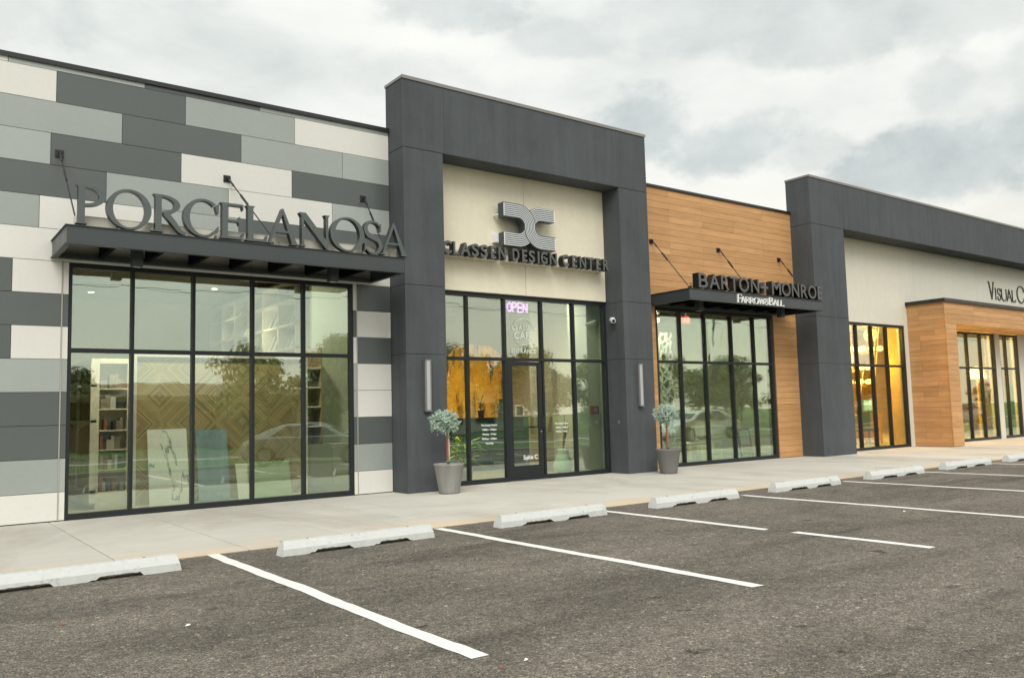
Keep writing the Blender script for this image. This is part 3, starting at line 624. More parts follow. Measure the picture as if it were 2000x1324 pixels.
# ------------------------------------------------------------------ awnings
def awning(x0, x1, zt, zb, lab, rods, cans, ribs):
    root = thing('awning', lab, 'awning', (x0, 0, zb), 'steel awnings over the shop windows'); yf = -1.2
    b = MB(); f = .022
    b.box(x0 + f, x1 - f, yf + f, yf + f + .012, zb + .009, zt - .009)
    b.box(x0 + f, x0 + f + .012, yf + f + .012, -.002, zb + .009, zt - .009); b.box(x1 - f - .012, x1 - f, yf + f + .012, -.002, zb + .009, zt - .009)
    b.box(x0, x1, yf, yf + .085, zb, zb + .009); b.box(x0, x0 + .085, yf + .085, -.002, zb, zb + .009); b.box(x1 - .085, x1, yf + .085, -.002, zb, zb + .009)
    b.box(x0, x1, yf, yf + .085, zt - .009, zt); b.box(x0, x0 + .085, yf + .085, -.002, zt - .009, zt); b.box(x1 - .085, x1, yf + .085, -.002, zt - .009, zt)
    b.build('fascia', M['awning_paint'], root, bevel=.002)
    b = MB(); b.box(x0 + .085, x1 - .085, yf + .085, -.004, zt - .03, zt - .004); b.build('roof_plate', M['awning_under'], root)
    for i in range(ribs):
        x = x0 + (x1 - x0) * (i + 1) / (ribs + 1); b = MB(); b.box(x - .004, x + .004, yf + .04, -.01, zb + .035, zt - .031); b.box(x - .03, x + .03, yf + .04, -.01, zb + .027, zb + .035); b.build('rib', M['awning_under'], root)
    b = MB(); b.box(x0 + .1, x1 - .1, -.10, -.003, zb - .0, zb + .06); b.build('ledger', M['awning_paint'], root)
    for x in cans:
        b = MB(); b.box(x - .07, x + .07, -.67, -.53, zb - .135, zt - .03); dl = b.build('downlight', M['awning_paint'], root, bevel=.004)
        b = MB(); b.lathe((x, -.6, zb - .138), [(.05, 0), (.05, .002)], 16); b.build('lens', M['lens'], dl)
    for (xa, za), (xe, ye, ze) in rods:
        A = Vector((xa, -.055, za)); B = Vector((xe, ye, ze)); d = (B - A)
        b = MB(); b.tube([A + d * .01, B - d * .01], .0105, 8); rod = b.build('tie_rod', M['black_metal'], root)
        b = MB(); b.box(xa - .055, xa + .055, -.014, -.001, za - .055, za + .055); b.box(xa - .008, xa + .008, -.075, -.014, za - .03, za + .03)
        for sx in (-.035, .035):
            for sz in (-.035, .035): b.tube([(xa + sx, -.014, za + sz), (xa + sx, -.024, za + sz)], .009, 6)
        b.tube([(xa - .02, -.055, za), (xa + .02, -.055, za)], .012, 8); b.build('wall_plate', M['black_metal'], rod)
        b = MB(); n = d.cross(Vector((1, 0, 0))).normalized() * .014
        b.tube([A + d * .03, A + d * .12], .017, 8)
        b.build('clevis', M['black_metal'], rod)
        b = MB(); b.tube([A + d * .25, A + d * .265 + n, A + d * .41 + n, A + d * .425, A + d * .41 - n, A + d * .265 - n, A + d * .25], .0095, 6); b.build('turnbuckle', M['black_metal'], rod)
        b = MB(); b.box(xe - .006, xe + .006, ye - .05, ye + .05, zt - .002, ze + .04); b.build('lug', M['black_metal'], rod)
awning(1.762, 6.722, 3.87, 3.62, 'long dark grey steel awning over the tall shop window in the panelled wall', [((1.848, 5.115), (1.935, -.95, 3.93)), ((4.20, 5.102), (4.66, -.95, 3.93)), ((6.567, 5.096), (6.52, -.95, 3.93))], [2.755, 5.71], 7)
awning(13.57, 18.47, 3.852, 3.605, 'dark grey steel awning on the timber wall between the two charcoal portals', [((13.718, 5.072), (13.93, -.90, 3.91)), ((16.029, 5.094), (16.02, -.95, 3.91)), ((18.415, 5.066), (18.30, -.95, 3.91))], [14.55, 17.55], 7)

# ------------------------------------------------------------------ lettering
def ell(cx, cy, rx, ry, a0, a1, n=28): return [(cx + rx * math.cos(R(a0 + (a1 - a0) * i / n)), cy + ry * math.sin(R(a0 + (a1 - a0) * i / n))) for i in range(n + 1)]
def band(o, i): return [[o[k], o[k + 1], i[k + 1], i[k]] for k in range(len(o) - 1)]
def stem(x0, x1, s=.055, bot=True, tp=True, y0=0, y1=1):
    p = [(x0 - s, y0), (x1 + s, y0), (x1 + s, y0 + .018), (x1 + s * .35, y0 + .035), (x1, y0 + .085)] if bot else [(x0, y0), (x1, y0)]
    q = [(x1, y1 - .085), (x1 + s * .35, y1 - .035), (x1 + s, y1 - .018), (x1 + s, y1), (x0 - s, y1), (x0 - s, y1 - .018), (x0 - s * .35, y1 - .035), (x0, y1 - .085)] if tp else [(x1, y1), (x0, y1)]
    r = [(x0, y0 + .085), (x0 - s * .35, y0 + .035), (x0 - s, y0 + .018)] if bot else []
    return p + q + r
def ribbon(pts, wid):
    n = len(pts); Lf, Rt = [], []
    for k in range(n):
        a, c = pts[max(k - 1, 0)], pts[min(k + 1, n - 1)]; dx, dy = c[0] - a[0], c[1] - a[1]; l = math.hypot(dx, dy) or 1; w = wid(k / (n - 1)) / 2
        Lf.append((pts[k][0] - dy / l * w, pts[k][1] + dx / l * w)); Rt.append((pts[k][0] + dy / l * w, pts[k][1] - dx / l * w))
    return band(Lf, Rt)
def crom(P, n=8):
    o = []
    for i in range(len(P) - 1):
        p0, p1, p2, p3 = P[max(i - 1, 0)], P[i], P[i + 1], P[min(i + 2, len(P) - 1)]
        for k in range(n):
            t = k / n; o.append(tuple(.5 * (2 * p1[c] + (p2[c] - p0[c]) * t + (2 * p0[c] - 5 * p1[c] + 4 * p2[c] - p3[c]) * t * t + (3 * p1[c] - p0[c] - 3 * p2[c] + p3[c]) * t ** 3) for c in (0, 1)))
    return o + [P[-1]]
def serif(ch, w, st=.135, th=.062, s=.05):
    """strokes of a classical roman capital of cap height 1 and width w; each stroke is a list of polygons"""
    S = []; x0, x1 = s, s + st
    if ch in 'PRBDFEL': S.append([stem(x0, x1, s)])
    if ch == 'P': S.append(band(ell(x1 - .01, .73, w - x1 + .01, .27, 90, -90), ell(x1 - .01, .735, w - x1 - st * .95, .205, 90, -90)))
    if ch == 'R':
        wb = w * .84; S.append(band(ell(x1 - .01, .745, wb - x1, .255, 90, -90), ell(x1 - .01, .75, wb - x1 - st * .95, .19, 90, -90)))
        S.append(ribbon(crom([(x1 + .10, .52), (w * .66, .24), (w * .82, .07), (w, .0)]), lambda t: st * (1.0 - .45 * t)))
    if ch == 'B':
        S.append(band(ell(x1 - .01, .755, w * .86 - x1, .245, 90, -90), ell(x1 - .01, .76, w * .86 - x1 - st, .185, 90, -90))); S.append(band(ell(x1 - .01, .27, w - x1, .27, 90, -90), ell(x1 - .01, .27, w - x1 - st, .21, 90, -90)))
    if ch == 'O': S.append(band(ell(w / 2, .5, w / 2, .525, 0, 360, 56), ell(w / 2, .5, w / 2 - st, .525 - th * .8, 0, 360, 56)))
    if ch == 'C':
        rx = w * .56; a = 50; S.append(band(ell(rx, .5, rx, .525, a, 360 - a, 48), ell(rx + .015, .5, rx - st, .525 - th * .9, a - 3, 360 - a + 4, 48)))
        S.append([[(w - .045, .655), (w, .66), (w, .93), (w - .05, .90), (w - .10, .86)]]); S.append([[(w - .12, .10), (w - .02, .13), (w + .01, .30), (w - .02, .29)]])
    if ch in 'EF':
        S.append([[(x1 - .01, 1 - th), (w * .90, 1 - th), (w * .93, 1 - th - .10), (w * .96, 1 - th - .10), (w * .95, 1), (x1 - .01, 1)]])
        S.append([[(x1 - .01, .5 - th / 2 + .02), (w * .74, .5 - th / 2 + .02), (w * .79, .40), (w * .82, .40), (w * .82, .64), (w * .79, .64), (w * .74, .5 + th / 2 + .02), (x1 - .01, .5 + th / 2 + .02)]])
    if ch in 'EL': S.append([[(x1 - .01, 0), (w * .93, 0), (w, .20), (w * .96, .20), (w * .86, th + .015), (x1 - .01, th)]])
    if ch == 'A':
        ax = w * .49; S.append([[(s * 1.1, .0), (s * 1.1 + th * 1.05, .0), (ax + .02, .90), (ax + .02, 1.03), (ax - .02, 1.03)]]); S.append([[(w - s - st, 0), (w - s * .9, 0), (ax + .02, 1.04), (ax - .03, .98)]])
        S.append([[(w * .27, .33), (w * .70, .33), (w * .68, .33 + th), (w * .29, .33 + th)]])
        S.append([[(0, 0), (s * 2 + th * 1.2, 0), (s * 2 + th * 1.2, .018), (s + th, .05), (s, .05), (0, .018)]]); S.append([[(w - s * 1.9 - st, 0), (w, 0), (w, .018), (w - s, .05), (w - s - st, .05), (w - s * 1.9 - st, .018)]])
    if ch == 'N':
        S.append([stem(s * 1.2, s * 1.2 + th * 1.2, s, True, False)]); S.append([stem(w - s * 1.2 - th * 1.2, w - s * 1.2, s, False, True)])
        S.append([[(0, 1.0), (s * 1.5 + st * .75, 1.0), (w - s * 1.2, .16), (w - s * 1.2, -.03), (w - s * 1.2 - th, -.03), (s * 1.2, .88), (0, .975)]])
    if ch == 'S':
        c = w / 2; pts = ell(c, .755, w / 2 - st * .45, .235, 28, 235, 22)[:-1] + crom([ell(c, .755, w / 2 - st * .45, .235, 235, 236, 1)[0], (c, .505), ell(c, .25, w / 2 - st * .42, .245, 52, 53, 1)[0]], 6)[:-1] + ell(c, .25, w / 2 - st * .42, .245, 52, -150, 22)
        S.append(ribbon(pts, lambda t: th * .9 + (st * 1.02 - th * .9) * max(0, math.sin(math.pi * t)) ** 1.6))
        S.append([[(w * .84, .70), (w * .93, .70), (w * .93, .95), (w * .86, .90)]]); S.append([[(w * .03, .05), (w * .10, .09), (w * .12, .30), (w * .04, .30)]])
    if ch == 'I': S.append([stem(w / 2 - st / 2, w / 2 + st / 2, s)])
    if ch == 'V':
        S.append([[(s, 1), (s + st, 1), (w * .56, .10), (w * .53, -.03), (w * .47, -.03)]]); S.append([[(w - s - th, 1), (w - s * .8, 1), (w * .54, -.03), (w * .50, .05)]])
        S.append([[(0, .975), (s * 1.8 + st, .975), (s * 1.8 + st, 1), (0, 1)]]); S.append([[(w - s * 2 - th, .975), (w, .975), (w, 1), (w - s * 2 - th, 1)]])
    if ch == 'W':
        for k, a in enumerate((0, .40)):
            S.append([[(w * a + s, 1), (w * a + s + st, 1), (w * (a + .33), .05), (w * (a + .31), -.03), (w * (a + .27), -.03)]]); S.append([[(w * (a + .56) - th, 1), (w * (a + .56), 1), (w * (a + .32), -.03), (w * (a + .28), .03)]])
            S.append([[(w * a, .97), (w * a + st + s * 1.8, .97), (w * a + st + s * 1.8, 1), (w * a, 1)]])
        S.append([[(w * .86, .97), (w, .97), (w, 1), (w * .86, 1)]])
    if ch == 'U':
        S.append([stem(x0, x1, s, False, True, .3, 1)]); S.append([stem(w - s - th, w - s, s, False, True, .3, 1)]); c = (x0 + w - s) / 2
        S.append(band(ell(c, .32, c - x0, .345, 180, 360), ell(c + (st - th) / 2, .32, c - x0 - (st + th) / 2, .345 - th, 180, 360)))
    if ch == '&':
        S.append(ribbon(crom([(w * .98, .02), (w * .62, .36), (w * .30, .72), (w * .32, .93), (w * .50, 1.0), (w * .64, .88), (w * .60, .70), (w * .22, .42), (w * .08, .20), (w * .22, .02), (w * .48, .0), (w * .74, .20), (w * .90, .56)]), lambda t: .10 if .04 < t < .4 else .085))
        S.append([[(w * .78, .53), (w, .53), (w, .56), (w * .78, .56)]])
    return S
def serif_letter(ch, x0, x1, zb, h, yf, yb, mats, parent, st=.135, name='letter'):
    w = (x1 - x0) / h; b = MB(); e = 0
    for strokes in serif(ch, w, st):
        for p in strokes: b.poly([(x0 + u * h, zb + v * h) for u, v in p], yf - e * .0006, yb + e * .0006)
        e += 1
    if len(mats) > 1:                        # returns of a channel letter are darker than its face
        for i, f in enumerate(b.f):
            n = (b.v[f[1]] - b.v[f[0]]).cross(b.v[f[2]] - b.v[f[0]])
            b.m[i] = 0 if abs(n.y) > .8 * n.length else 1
    return b.build(name, mats, parent)

FONT = {}
def glyph(ch, off=0.0):
    k = (ch, off)
    if k not in FONT:
        cu = bpy.data.curves.new('glyph', 'FONT'); cu.body = ch; cu.size = 1; cu.extrude = .5; cu.offset = off; cu.resolution_u = 6
        o = bpy.data.objects.new('glyph', cu); COL.objects.link(o); dg = bpy.context.evaluated_depsgraph_get(); dg.update()
        me = o.evaluated_get(dg).to_mesh(); vs = [tuple(v.co) for v in me.vertices]; fs = [tuple(p.vertices) for p in me.polygons]
        o.evaluated_get(dg).to_mesh_clear(); COL.objects.unlink(o); bpy.data.objects.remove(o); bpy.data.curves.remove(cu)
        xs = [v[0] for v in vs] or [0, .3]; ys_ = [v[1] for v in vs] or [0, 1]; FONT[k] = (vs, fs, min(xs), max(xs), min(ys_), max(ys_))
    return FONT[k]
CAP = None
def sans(b, ch, x0, x1, z0, h, yf, yb, off=0.0, m=(0, 0), lock=None):
    """one letter stretched between x0 and x1 with its cap height h"""
    vs, fs, gx0, gx1, gy0, gy1 = glyph(ch, off); c0, c1 = glyph('H', off)[4:6]
    sx = (x1 - x0) / max(gx1 - gx0, 1e-4); sz = h / (c1 - c0)
    nv = [(x0 + (v[0] - gx0) * sx, yf + (.5 - v[2]) * (yb - yf), z0 + (v[1] - c0) * sz) for v in vs]; k = len(b.f); b.add(nv, fs, m[0])
    for i in range(k, len(b.f)):
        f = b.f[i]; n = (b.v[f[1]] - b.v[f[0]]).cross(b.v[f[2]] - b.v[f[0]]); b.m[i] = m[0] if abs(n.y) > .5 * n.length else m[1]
def line_text(b, text, xc, z0, h, yf, yb, off=0.0, track=.06, left=None, squeeze=1.0):
    c0, c1 = glyph('H', off)[4:6]; s = h / (c1 - c0); x = 0; pos = []
    for ch in text:
        if ch == ' ': x += .26 * squeeze; continue
        g = glyph(ch, off); w = (g[3] - g[2]) * squeeze; pos.append((ch, x, x + w)); x += w + track
    tot = (x - track) * s; ox = xc - tot / 2 if left is None else left
    for ch, a, c in pos: sans(b, ch, ox + a * s, ox + c * s, z0, h, yf, yb, off)

# sign on the first awning
sg = thing('shop_sign', 'large serif capitals reading PORCELANOSA along the front of an awning', 'sign', (1.89, -1.1, 3.87))
for ch, a, c in [('P', 1.885, 2.241), ('O', 2.246, 2.808), ('R', 2.832, 3.256), ('C', 3.225, 3.711), ('E', 3.735, 4.079), ('L', 4.104, 4.427), ('A', 4.409, 4.907), ('N', 4.92, 5.413), ('O', 5.417, 5.995), ('S', 5.985, 6.317), ('A', 6.272, 6.775)]:
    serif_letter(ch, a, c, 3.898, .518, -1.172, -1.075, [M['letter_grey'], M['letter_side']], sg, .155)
b = MB(); b.box(1.96, 6.66, -1.0, -.90, 3.872, 4.035); b.box(1.955, 6.665, -1.006, -.894, 4.035, 4.043); b.build('raceway', M['raceway_cream'], sg, bevel=.004)
b = MB(); b.box(1.90, 1.96, -1.03, -.90, 3.90, 4.03); b.build('end_box', M['raceway_cream'], sg, bevel=.004)
for x in [1.98 + i * .43 for i in range(12)]:
    b = MB(); b.box(x - .012, x + .012, -1.074, -1.0, 3.925, 3.95); b.build('bracket', M['raceway_cream'], sg)

# sign on the second awning
sg = thing('shop_sign', 'dark block capitals reading BARTON + MONROE standing on an awning edge', 'sign', (14, -1.1, 3.86))
for ch, a, c in [('B', 13.969, 14.271), ('A', 14.32, 14.667), ('R', 14.717, 14.984), ('T', 15.03, 15.299), ('O', 15.333, 15.685), ('N', 15.757, 16.05), ('+', 16.124, 16.387), ('M', 16.536, 16.874), ('O', 16.918, 17.256), ('N', 17.306, 17.595), ('R', 17.673, 17.937), ('O', 17.977, 18.306), ('E', 18.365, 18.561)]:
    b = MB(); z0, h = 3.90, .322
    if ch == '+': b.box(a, c, -1.12, -.96, 4.02, 4.075); b.box((a + c) / 2 - .03, (a + c) / 2 + .03, -1.121, -.961, 3.925, 4.17)
    else: sans(b, ch, a, c, z0, h, -1.12, -.95, .012, (0, 1))
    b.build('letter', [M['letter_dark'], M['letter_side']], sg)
b = MB(); b.box(13.96, 18.52, -.945, -.86, 3.856, 4.03); b.build('raceway', M['raceway_wood'], sg, bevel=.004)
sg = thing('shop_sign', 'small white serif lettering reading FARROW&BALL on an awning fascia', 'sign', (15.1, -1.18, 3.6))
for ch, a, c, h in [('F', 15.143, 15.298, .185), ('A', 15.277, 15.412, .14), ('R', 15.417, 15.585, .14), ('R', 15.576, 15.734, .14), ('O', 15.73, 15.903, .14), ('W', 15.891, 16.111, .14), ('&', 16.1, 16.282, .14), ('B', 16.276, 16.449, .18), ('A', 16.449, 16.589, .14), ('L', 16.595, 16.73, .14), ('L', 16.718, 16.848, .14)]:
    serif_letter(ch, a, c, 3.630, h, -1.212, -1.179, [M['white_paint']], sg, .175)

# emblem and name in the first portal
em = thing('emblem_sign', 'interlaced striped emblem of two crossing curved bands on the cream wall', 'sign', (10.04, -.2, 4.5))
EX, EZ, EW, EH = 9.385, 4.513, 1.275, .83
def strand(pts_fn, off0, off1, n=1): return [pts_fn(o) for o in (off0, off1)]
rI, rO, cy = .155, .415, .415; xl, xr = .355, .92
def s_path(d):                                # d: distance from the outer edge of the first bend (0..band width)
    r1 = rO - d; r2 = rI + d
    return [(0, cy + r1), (xl * .5, cy + r1)] + ell(xl, cy, r1, r1, 90, 0, 22) + ell(xr, cy, r2, r2, 180, 270, 22)[0:] + [(xr + (EW - xr) * .5, cy - r2), (EW, cy - r2)]
def blend(p): return p
def c_path(d, up=True):
    r = rO - d
    p = [(EW, cy + r), (xr + .1, cy + r)] + ell(xr, cy, r, r, 90, 180, 22)
    q = [(0, cy - r), (xl - .1, cy - r)] + ell(xl, cy, r, r, 270, 360, 22)
    return p if up else q
BWD = rO - rI
def emit_band(b, fn, d0, d1, yf, yb, m):
    a, c = fn(d0), fn(d1)
    for q in band(a, c): b.poly([(EX + u * EW / 1.275, EZ + v) for u, v in q], yf, yb, m)
b = MB(); emit_band(b, lambda d: c_path(d, True), 0, BWD, -.300, -.13, 0); emit_band(b, lambda d: c_path(d, False), 0, BWD, -.300, -.13, 0); emit_band(b, s_path, -.012, BWD + .012, -.306, -.126, 0); b.build('body', M['logo_dark'], em)
NS = 7; pw_ = BWD / NS
for fn, y, m in ((lambda d: c_path(d, True), -.3025, 0), (lambda d: c_path(d, False), -.3025, 0), (s_path, -.3085, 0)):
    b = MB()
    for k in range(NS):
        c0 = k * pw_ + pw_ * .28; emit_band(b, fn, c0, c0 + pw_ * .44, y, y + .002, 0)
    b.build('stripe', M['logo_light'], em)
for x in (0.006, EW - .018):
    for z0, z1 in ((.0, .26), (.57, .83)): b = MB(); b.box(EX + x, EX + x + .012, -.3102, -.300, EZ + z0 + .008, EZ + z1 - .008); b.build('edge_trim', M['white_paint'], em)
b = MB(); b.box(EX - .075, EX + .02, -.12, -.002, EZ + .08, EZ + .25); b.tube([(EX - .03, -.12, EZ + .62), (EX + .12, -.12, EZ + .62)], .02); b.tube([(EX - .02, -.12, EZ + .62), (EX - .02, -.002, EZ + .62)], .016); b.box(EX + .2, EX + .26, -.13, -.002, EZ + .65, EZ + .7); b.box(EX + 1.0, EX + 1.06, -.13, -.002, EZ + .65, EZ + .7); b.build('bracket', M['plastic_white'], em)
sg = thing('shop_sign', 'block capitals reading CLASSEN DESIGN CENTER on white raceways under the striped emblem', 'sign', (10.1, -.2, 4.2))
for ch, a, c in [('C', 7.99, 8.172), ('L', 8.21, 8.333), ('A', 8.371, 8.582), ('S', 8.616, 8.772), ('S', 8.815, 8.976), ('E', 9.046, 9.167), ('N', 9.224, 9.402), ('D', 9.558, 9.72), ('E', 9.789, 9.91), ('S', 9.955, 10.105), ('I', 10.172, 10.216), ('G', 10.253, 10.418), ('N', 10.475, 10.666), ('C', 10.813, 10.973), ('E', 11.067, 11.196), ('N', 11.266, 11.44), ('T', 11.48, 11.661), ('E', 11.722, 11.844), ('R', 11.918, 12.077)]:
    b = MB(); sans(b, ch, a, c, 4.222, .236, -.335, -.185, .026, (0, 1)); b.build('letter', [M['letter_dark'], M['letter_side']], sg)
for x0, x1 in ((8.0, 9.37), (9.49, 10.66), (10.78, 12.09)):
    b = MB(); b.box(x0, x1, -.18, -.002, 4.225, 4.345); b.build('raceway', M['raceway_cream'], sg, bevel=.004)

# lettering on the pale wall at the right edge
sg = thing('shop_sign', 'thin dark serif lettering reading VISUAL C on the pale wall at the right edge', 'sign', (31.3, -.03, 4.76))
for ch, a, c, h in [('V', 30.15, 30.60, .60), ('I', 30.60, 30.76, .41), ('S', 30.815, 31.056, .41), ('U', 31.104, 31.527, .41), ('A', 31.515, 31.935, .41), ('L', 31.94, 32.222, .41), ('C', 32.347, 32.93, .60)]:
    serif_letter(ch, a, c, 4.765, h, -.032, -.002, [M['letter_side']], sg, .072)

# writing on the glass
def decal(name, lines, lab, cat, m, yf=.056, off=0.0, squeeze=1.0):
    b = MB()
    for t, xc, z, h in lines: line_text(b, t, xc, z, h, yf, yf + .003, off, squeeze=squeeze)
    return tag(b.build(name, m), lab, cat)
decal('window_lettering', [('The Design Center', 9.19, 1.075, .034), ('9:00am - 5:00pm', 9.19, .99, .034), ('Monday - Friday', 9.19, .905, .034), ('10:00am - 2:00pm', 9.19, .82, .034), ('Saturday', 9.19, .735, .034)], 'white opening hours lettering in five lines on the pane left of the door', 'lettering', M['decal'], .0575, .012)
decal('window_lettering', [('The Design Center', 10.98, 1.06, .032), ('9:00am - 5:00pm', 10.98, .98, .032), ('Monday - Friday', 10.98, .90, .032)], 'small white three line lettering on the pane right of the door', 'lettering', M['decal'], .0575, .006)
decal('door_lettering', [('Suite C', 10.15, .40, .085)], 'white lettering reading Suite C low on the glass door', 'lettering', M['decal'], .038, .012)
b = MB(); cx, cz = 10.065, 2.90
for ro, ri in ((.275, .262), (.25, .244)):
    for a0, a1 in ((20, 160), (215, 325)): 
        for q in band(ell(cx, cz, ro, ro, a0, a1, 40), ell(cx, cz, ri, ri, a0, a1, 40)): b.poly(q, .0575, .0605)
line_text(b, 'CLASSEN', cx, 2.93, .10, .0575, .0605, .012); line_text(b, 'CAFE', cx, 2.755, .14, .0575, .0605, .016); line_text(b, 'ENTRANCE', cx, 2.475, .085, .0575, .0605, .012)
tag(b.build('transom_lettering', M['decal_faint']), 'frosted round logo reading CLASSEN CAFE over ENTRANCE above the door', 'lettering')
sg = thing('neon_sign', 'lit purple neon sign reading OPEN in the transom above the door', 'neon sign', (9.86, .12, 3.35))
for ch, pth in (('O', [(.0, .05), (.0, .15), (.05, .2), (.09, .15), (.09, .05), (.045, 0), (0, .05)]), ('P', [(.12, 0), (.12, .2), (.18, .2), (.205, .155), (.18, .1), (.12, .1)]), ('E', [(.33, .2), (.24, .2), (.24, .1), (.32, .1), (.24, .1), (.24, 0), (.33, 0)]), ('N', [(.36, 0), (.36, .2), (.45, 0), (.45, .2)])):
    pts = [(9.755 + u * 1.08, .14, 3.30 + v * .92) for u, v in pth]; b = MB()
    for p, q in zip(pts, pts[1:]): b.tube([p, q], .0105, 6)
    l = b.build('letter', M['neon_core'], sg)
    b = MB()
    for p, q in zip(pts, pts[1:]): b.tube([(p[0], .158, p[2]), (q[0], .158, q[2])], .021, 6)
    b.build('glow_tube', M['neon_purple'], l)
b = MB(); b.box(9.72, 10.28, .172, .18, 3.26, 3.52); b.build('backing', M['black_gloss'], sg)

# ------------------------------------------------------------------ fittings on the pillars
for xc, lab in ((7.478, 'tall silver bar light on the left charcoal pillar, above the first planter'), (12.645, 'tall silver bar light on the pillar right of the glass entrance')):
    root = thing('wall_light', lab, 'wall light', (xc, -.516, 1.36), 'tall bar lights on the charcoal pillars')
    b = MB(); b.box(xc - .065, xc + .065, -.535, -.516, 1.37, 2.265); b.box(xc - .065, xc + .065, -.60, -.535, 1.37, 1.39); b.box(xc - .065, xc + .065, -.60, -.535, 2.245, 2.265); b.box(xc - .065, xc - .035, -.585, -.535, 1.39, 2.245); b.box(xc + .035, xc + .065, -.585, -.535, 1.39, 2.245); b.build('housing', M['steel'], root, bevel=.003)
    b = MB(); b.box(xc - .034, xc + .034, -.602, -.536, 1.391, 2.244); b.build('diffuser', M['lens'], root, bevel=.01)
root = thing('security_camera', 'small white bullet camera on the inner face of the right pillar', 'camera', (12.268, -.2, 3.2))
b = MB(); b.lathe((12.255, -.2, 3.20), [(.001, -.055), (.05, -.055), (.055, 0), (.05, .055), (.001, .055)], 16); b.tube([(12.26, -.2, 3.2), (12.20, -.24, 3.19)], .022); b.build('mount', M['plastic_white'], root, smooth=True)
b = MB(); b.tube([(12.22, -.20, 3.20), (12.13, -.36, 3.165)], .047, 16); b.build('camera_body', M['plastic_white'], root); b = MB(); b.tube([(12.129, -.361, 3.1645), (12.125, -.368, 3.163)], .034, 16); b.build('lens', M['black_gloss'], root)
b = MB(); b.box(12.262, 12.267, -.30, -.24, 1.03, 1.10); tag(b.build('outlet_plate', M['steel']), 'small metal plate on the inner face of the right pillar', 'plate')
b = MB(); b.tube([(7.72, -.518, .03), (7.72, -.53, .03)], .025, 10); tag(b.build('hose_bib', M['black_gloss']), 'small black fitting at the foot of the left pillar', 'fitting')

# ------------------------------------------------------------------ planters with grafted blue spruce
def spruce(xc, yc, lab, lab2, potm, lean, seed, hh, barkm):
    rnd = random.Random(seed)
    p = thing('planter', lab, 'planter', (xc, yc, 0), 'tall round planters beside the doors')
    b = MB(); prof = [(.140, .0), (.168, .004), (.175, .03), (.248, .455), (.257, .465), (.262, .492), (.257, .497), (.236, .494), (.228, .46), (.222, .40), (.001, .40)]; b.lathe((xc, yc, 0), prof, 40); b.build('pot', potm, p, smooth=True)
    b = MB(); b.lathe((xc, yc, .40), [(.221, .02), (.18, .035), (.1, .04), (.001, .05)], 20); b.build('soil', M['soil'], p)
    t = thing('potted_tree', lab2, 'tree', (xc, yc, .44), 'small blue spruce standards in planters')
    tx = xc - .0; zt = 1.06
    b = MB(); b.tube([(tx, yc, .42), (tx + .004, yc, .7), (tx - .004, yc, .95), (tx + lean * .5, yc, zt + .12)], .021, 10, r1=.016); b.build('trunk', M[barkm], t, smooth=True)
    b = MB(); b.tube([(tx - .036, yc - .02, .40), (tx - .034, yc - .02, 1.0)], .016, 8); s = b.build('stake', M['stake'], t)
    for z in (.52, .93):
        b = MB(); b.lathe((tx - .018, yc - .01, z), [(.043, 0), (.045, .012), (.043, .024)], 12); b.build('tie', M['tie_green'], s)
    cx, cy, cz = tx + lean, yc, zt + .125; rx, rz = .222, hh
    b = MB()
    for k in range(9):
        a = rnd.uniform(0, 6.28); rr = rnd.uniform(0, .10); b.lathe((cx + rr * math.cos(a), cy + rr * math.sin(a), cz + rnd.uniform(-.05, .06)), [(.001, -.10), (.085, -.05), (.10, 0), (.07, .07), (.001, .10)], 8)
    b.build('crown_core', M['spruce_core'], t)
    b = MB()
    for k in range(900):
        u = rnd.uniform(-1, 1); a = rnd.uniform(0, 6.2832); q = math.sqrt(1 - u * u); d = Vector((q * math.cos(a), q * math.sin(a), u))
        if d.z < -.55 and rnd.random() < .6: continue
        lob = 1 + .17 * math.sin(3 * a + seed) * q + .16 * math.sin(5 * a + 2 * u * 3 + seed); rad = rnd.uniform(.6, 1.0) * lob
        c = Vector((cx + d.x * rx * rad, cy + d.y * rx * rad, cz + d.z * rz * rad))
        g = (d + Vector((rnd.uniform(-.5, .5), rnd.uniform(-.5, .5), rnd.uniform(-.1, .7)))).normalized(); ln = rnd.uniform(.030, .048)
        sd = g.orthogonal().normalized(); sd2 = g.cross(sd)
        for n in range(9):                    # a tuft: short needles around a twig
            th = n * 2.4; base = c + g * (ln * n / 9); o = (sd * math.cos(th) + sd2 * math.sin(th)); tip = base + o * .016 + g * .016; w = g.cross(o) * .0048
            b.add([base - w, base + w, tip + w * .5, tip - w * .5], [(0, 1, 2, 3)])
        w = sd * .006; w2 = sd2 * .006; b.add([c - w, c + w2, c + w, c - w2, c + g * ln * 1.15], [(0, 1, 4), (1, 2, 4), (2, 3, 4), (3, 0, 4)])
    b.build('crown', M['spruce_blue'], t)
spruce(7.60, -1.0, 'weathered grey round planter in front of the left charcoal pillar', 'blue spruce standard tree with pale trunk in the left, weathered planter', M['pot_light'], -.06, 5, .175, 'bark_pale')
spruce(12.83, -1.08, 'smooth charcoal round planter beside the right charcoal pillar', 'blue spruce standard tree with red brown trunk in the right, charcoal planter', M['pot_dark'], .0, 8, .185, 'bark')
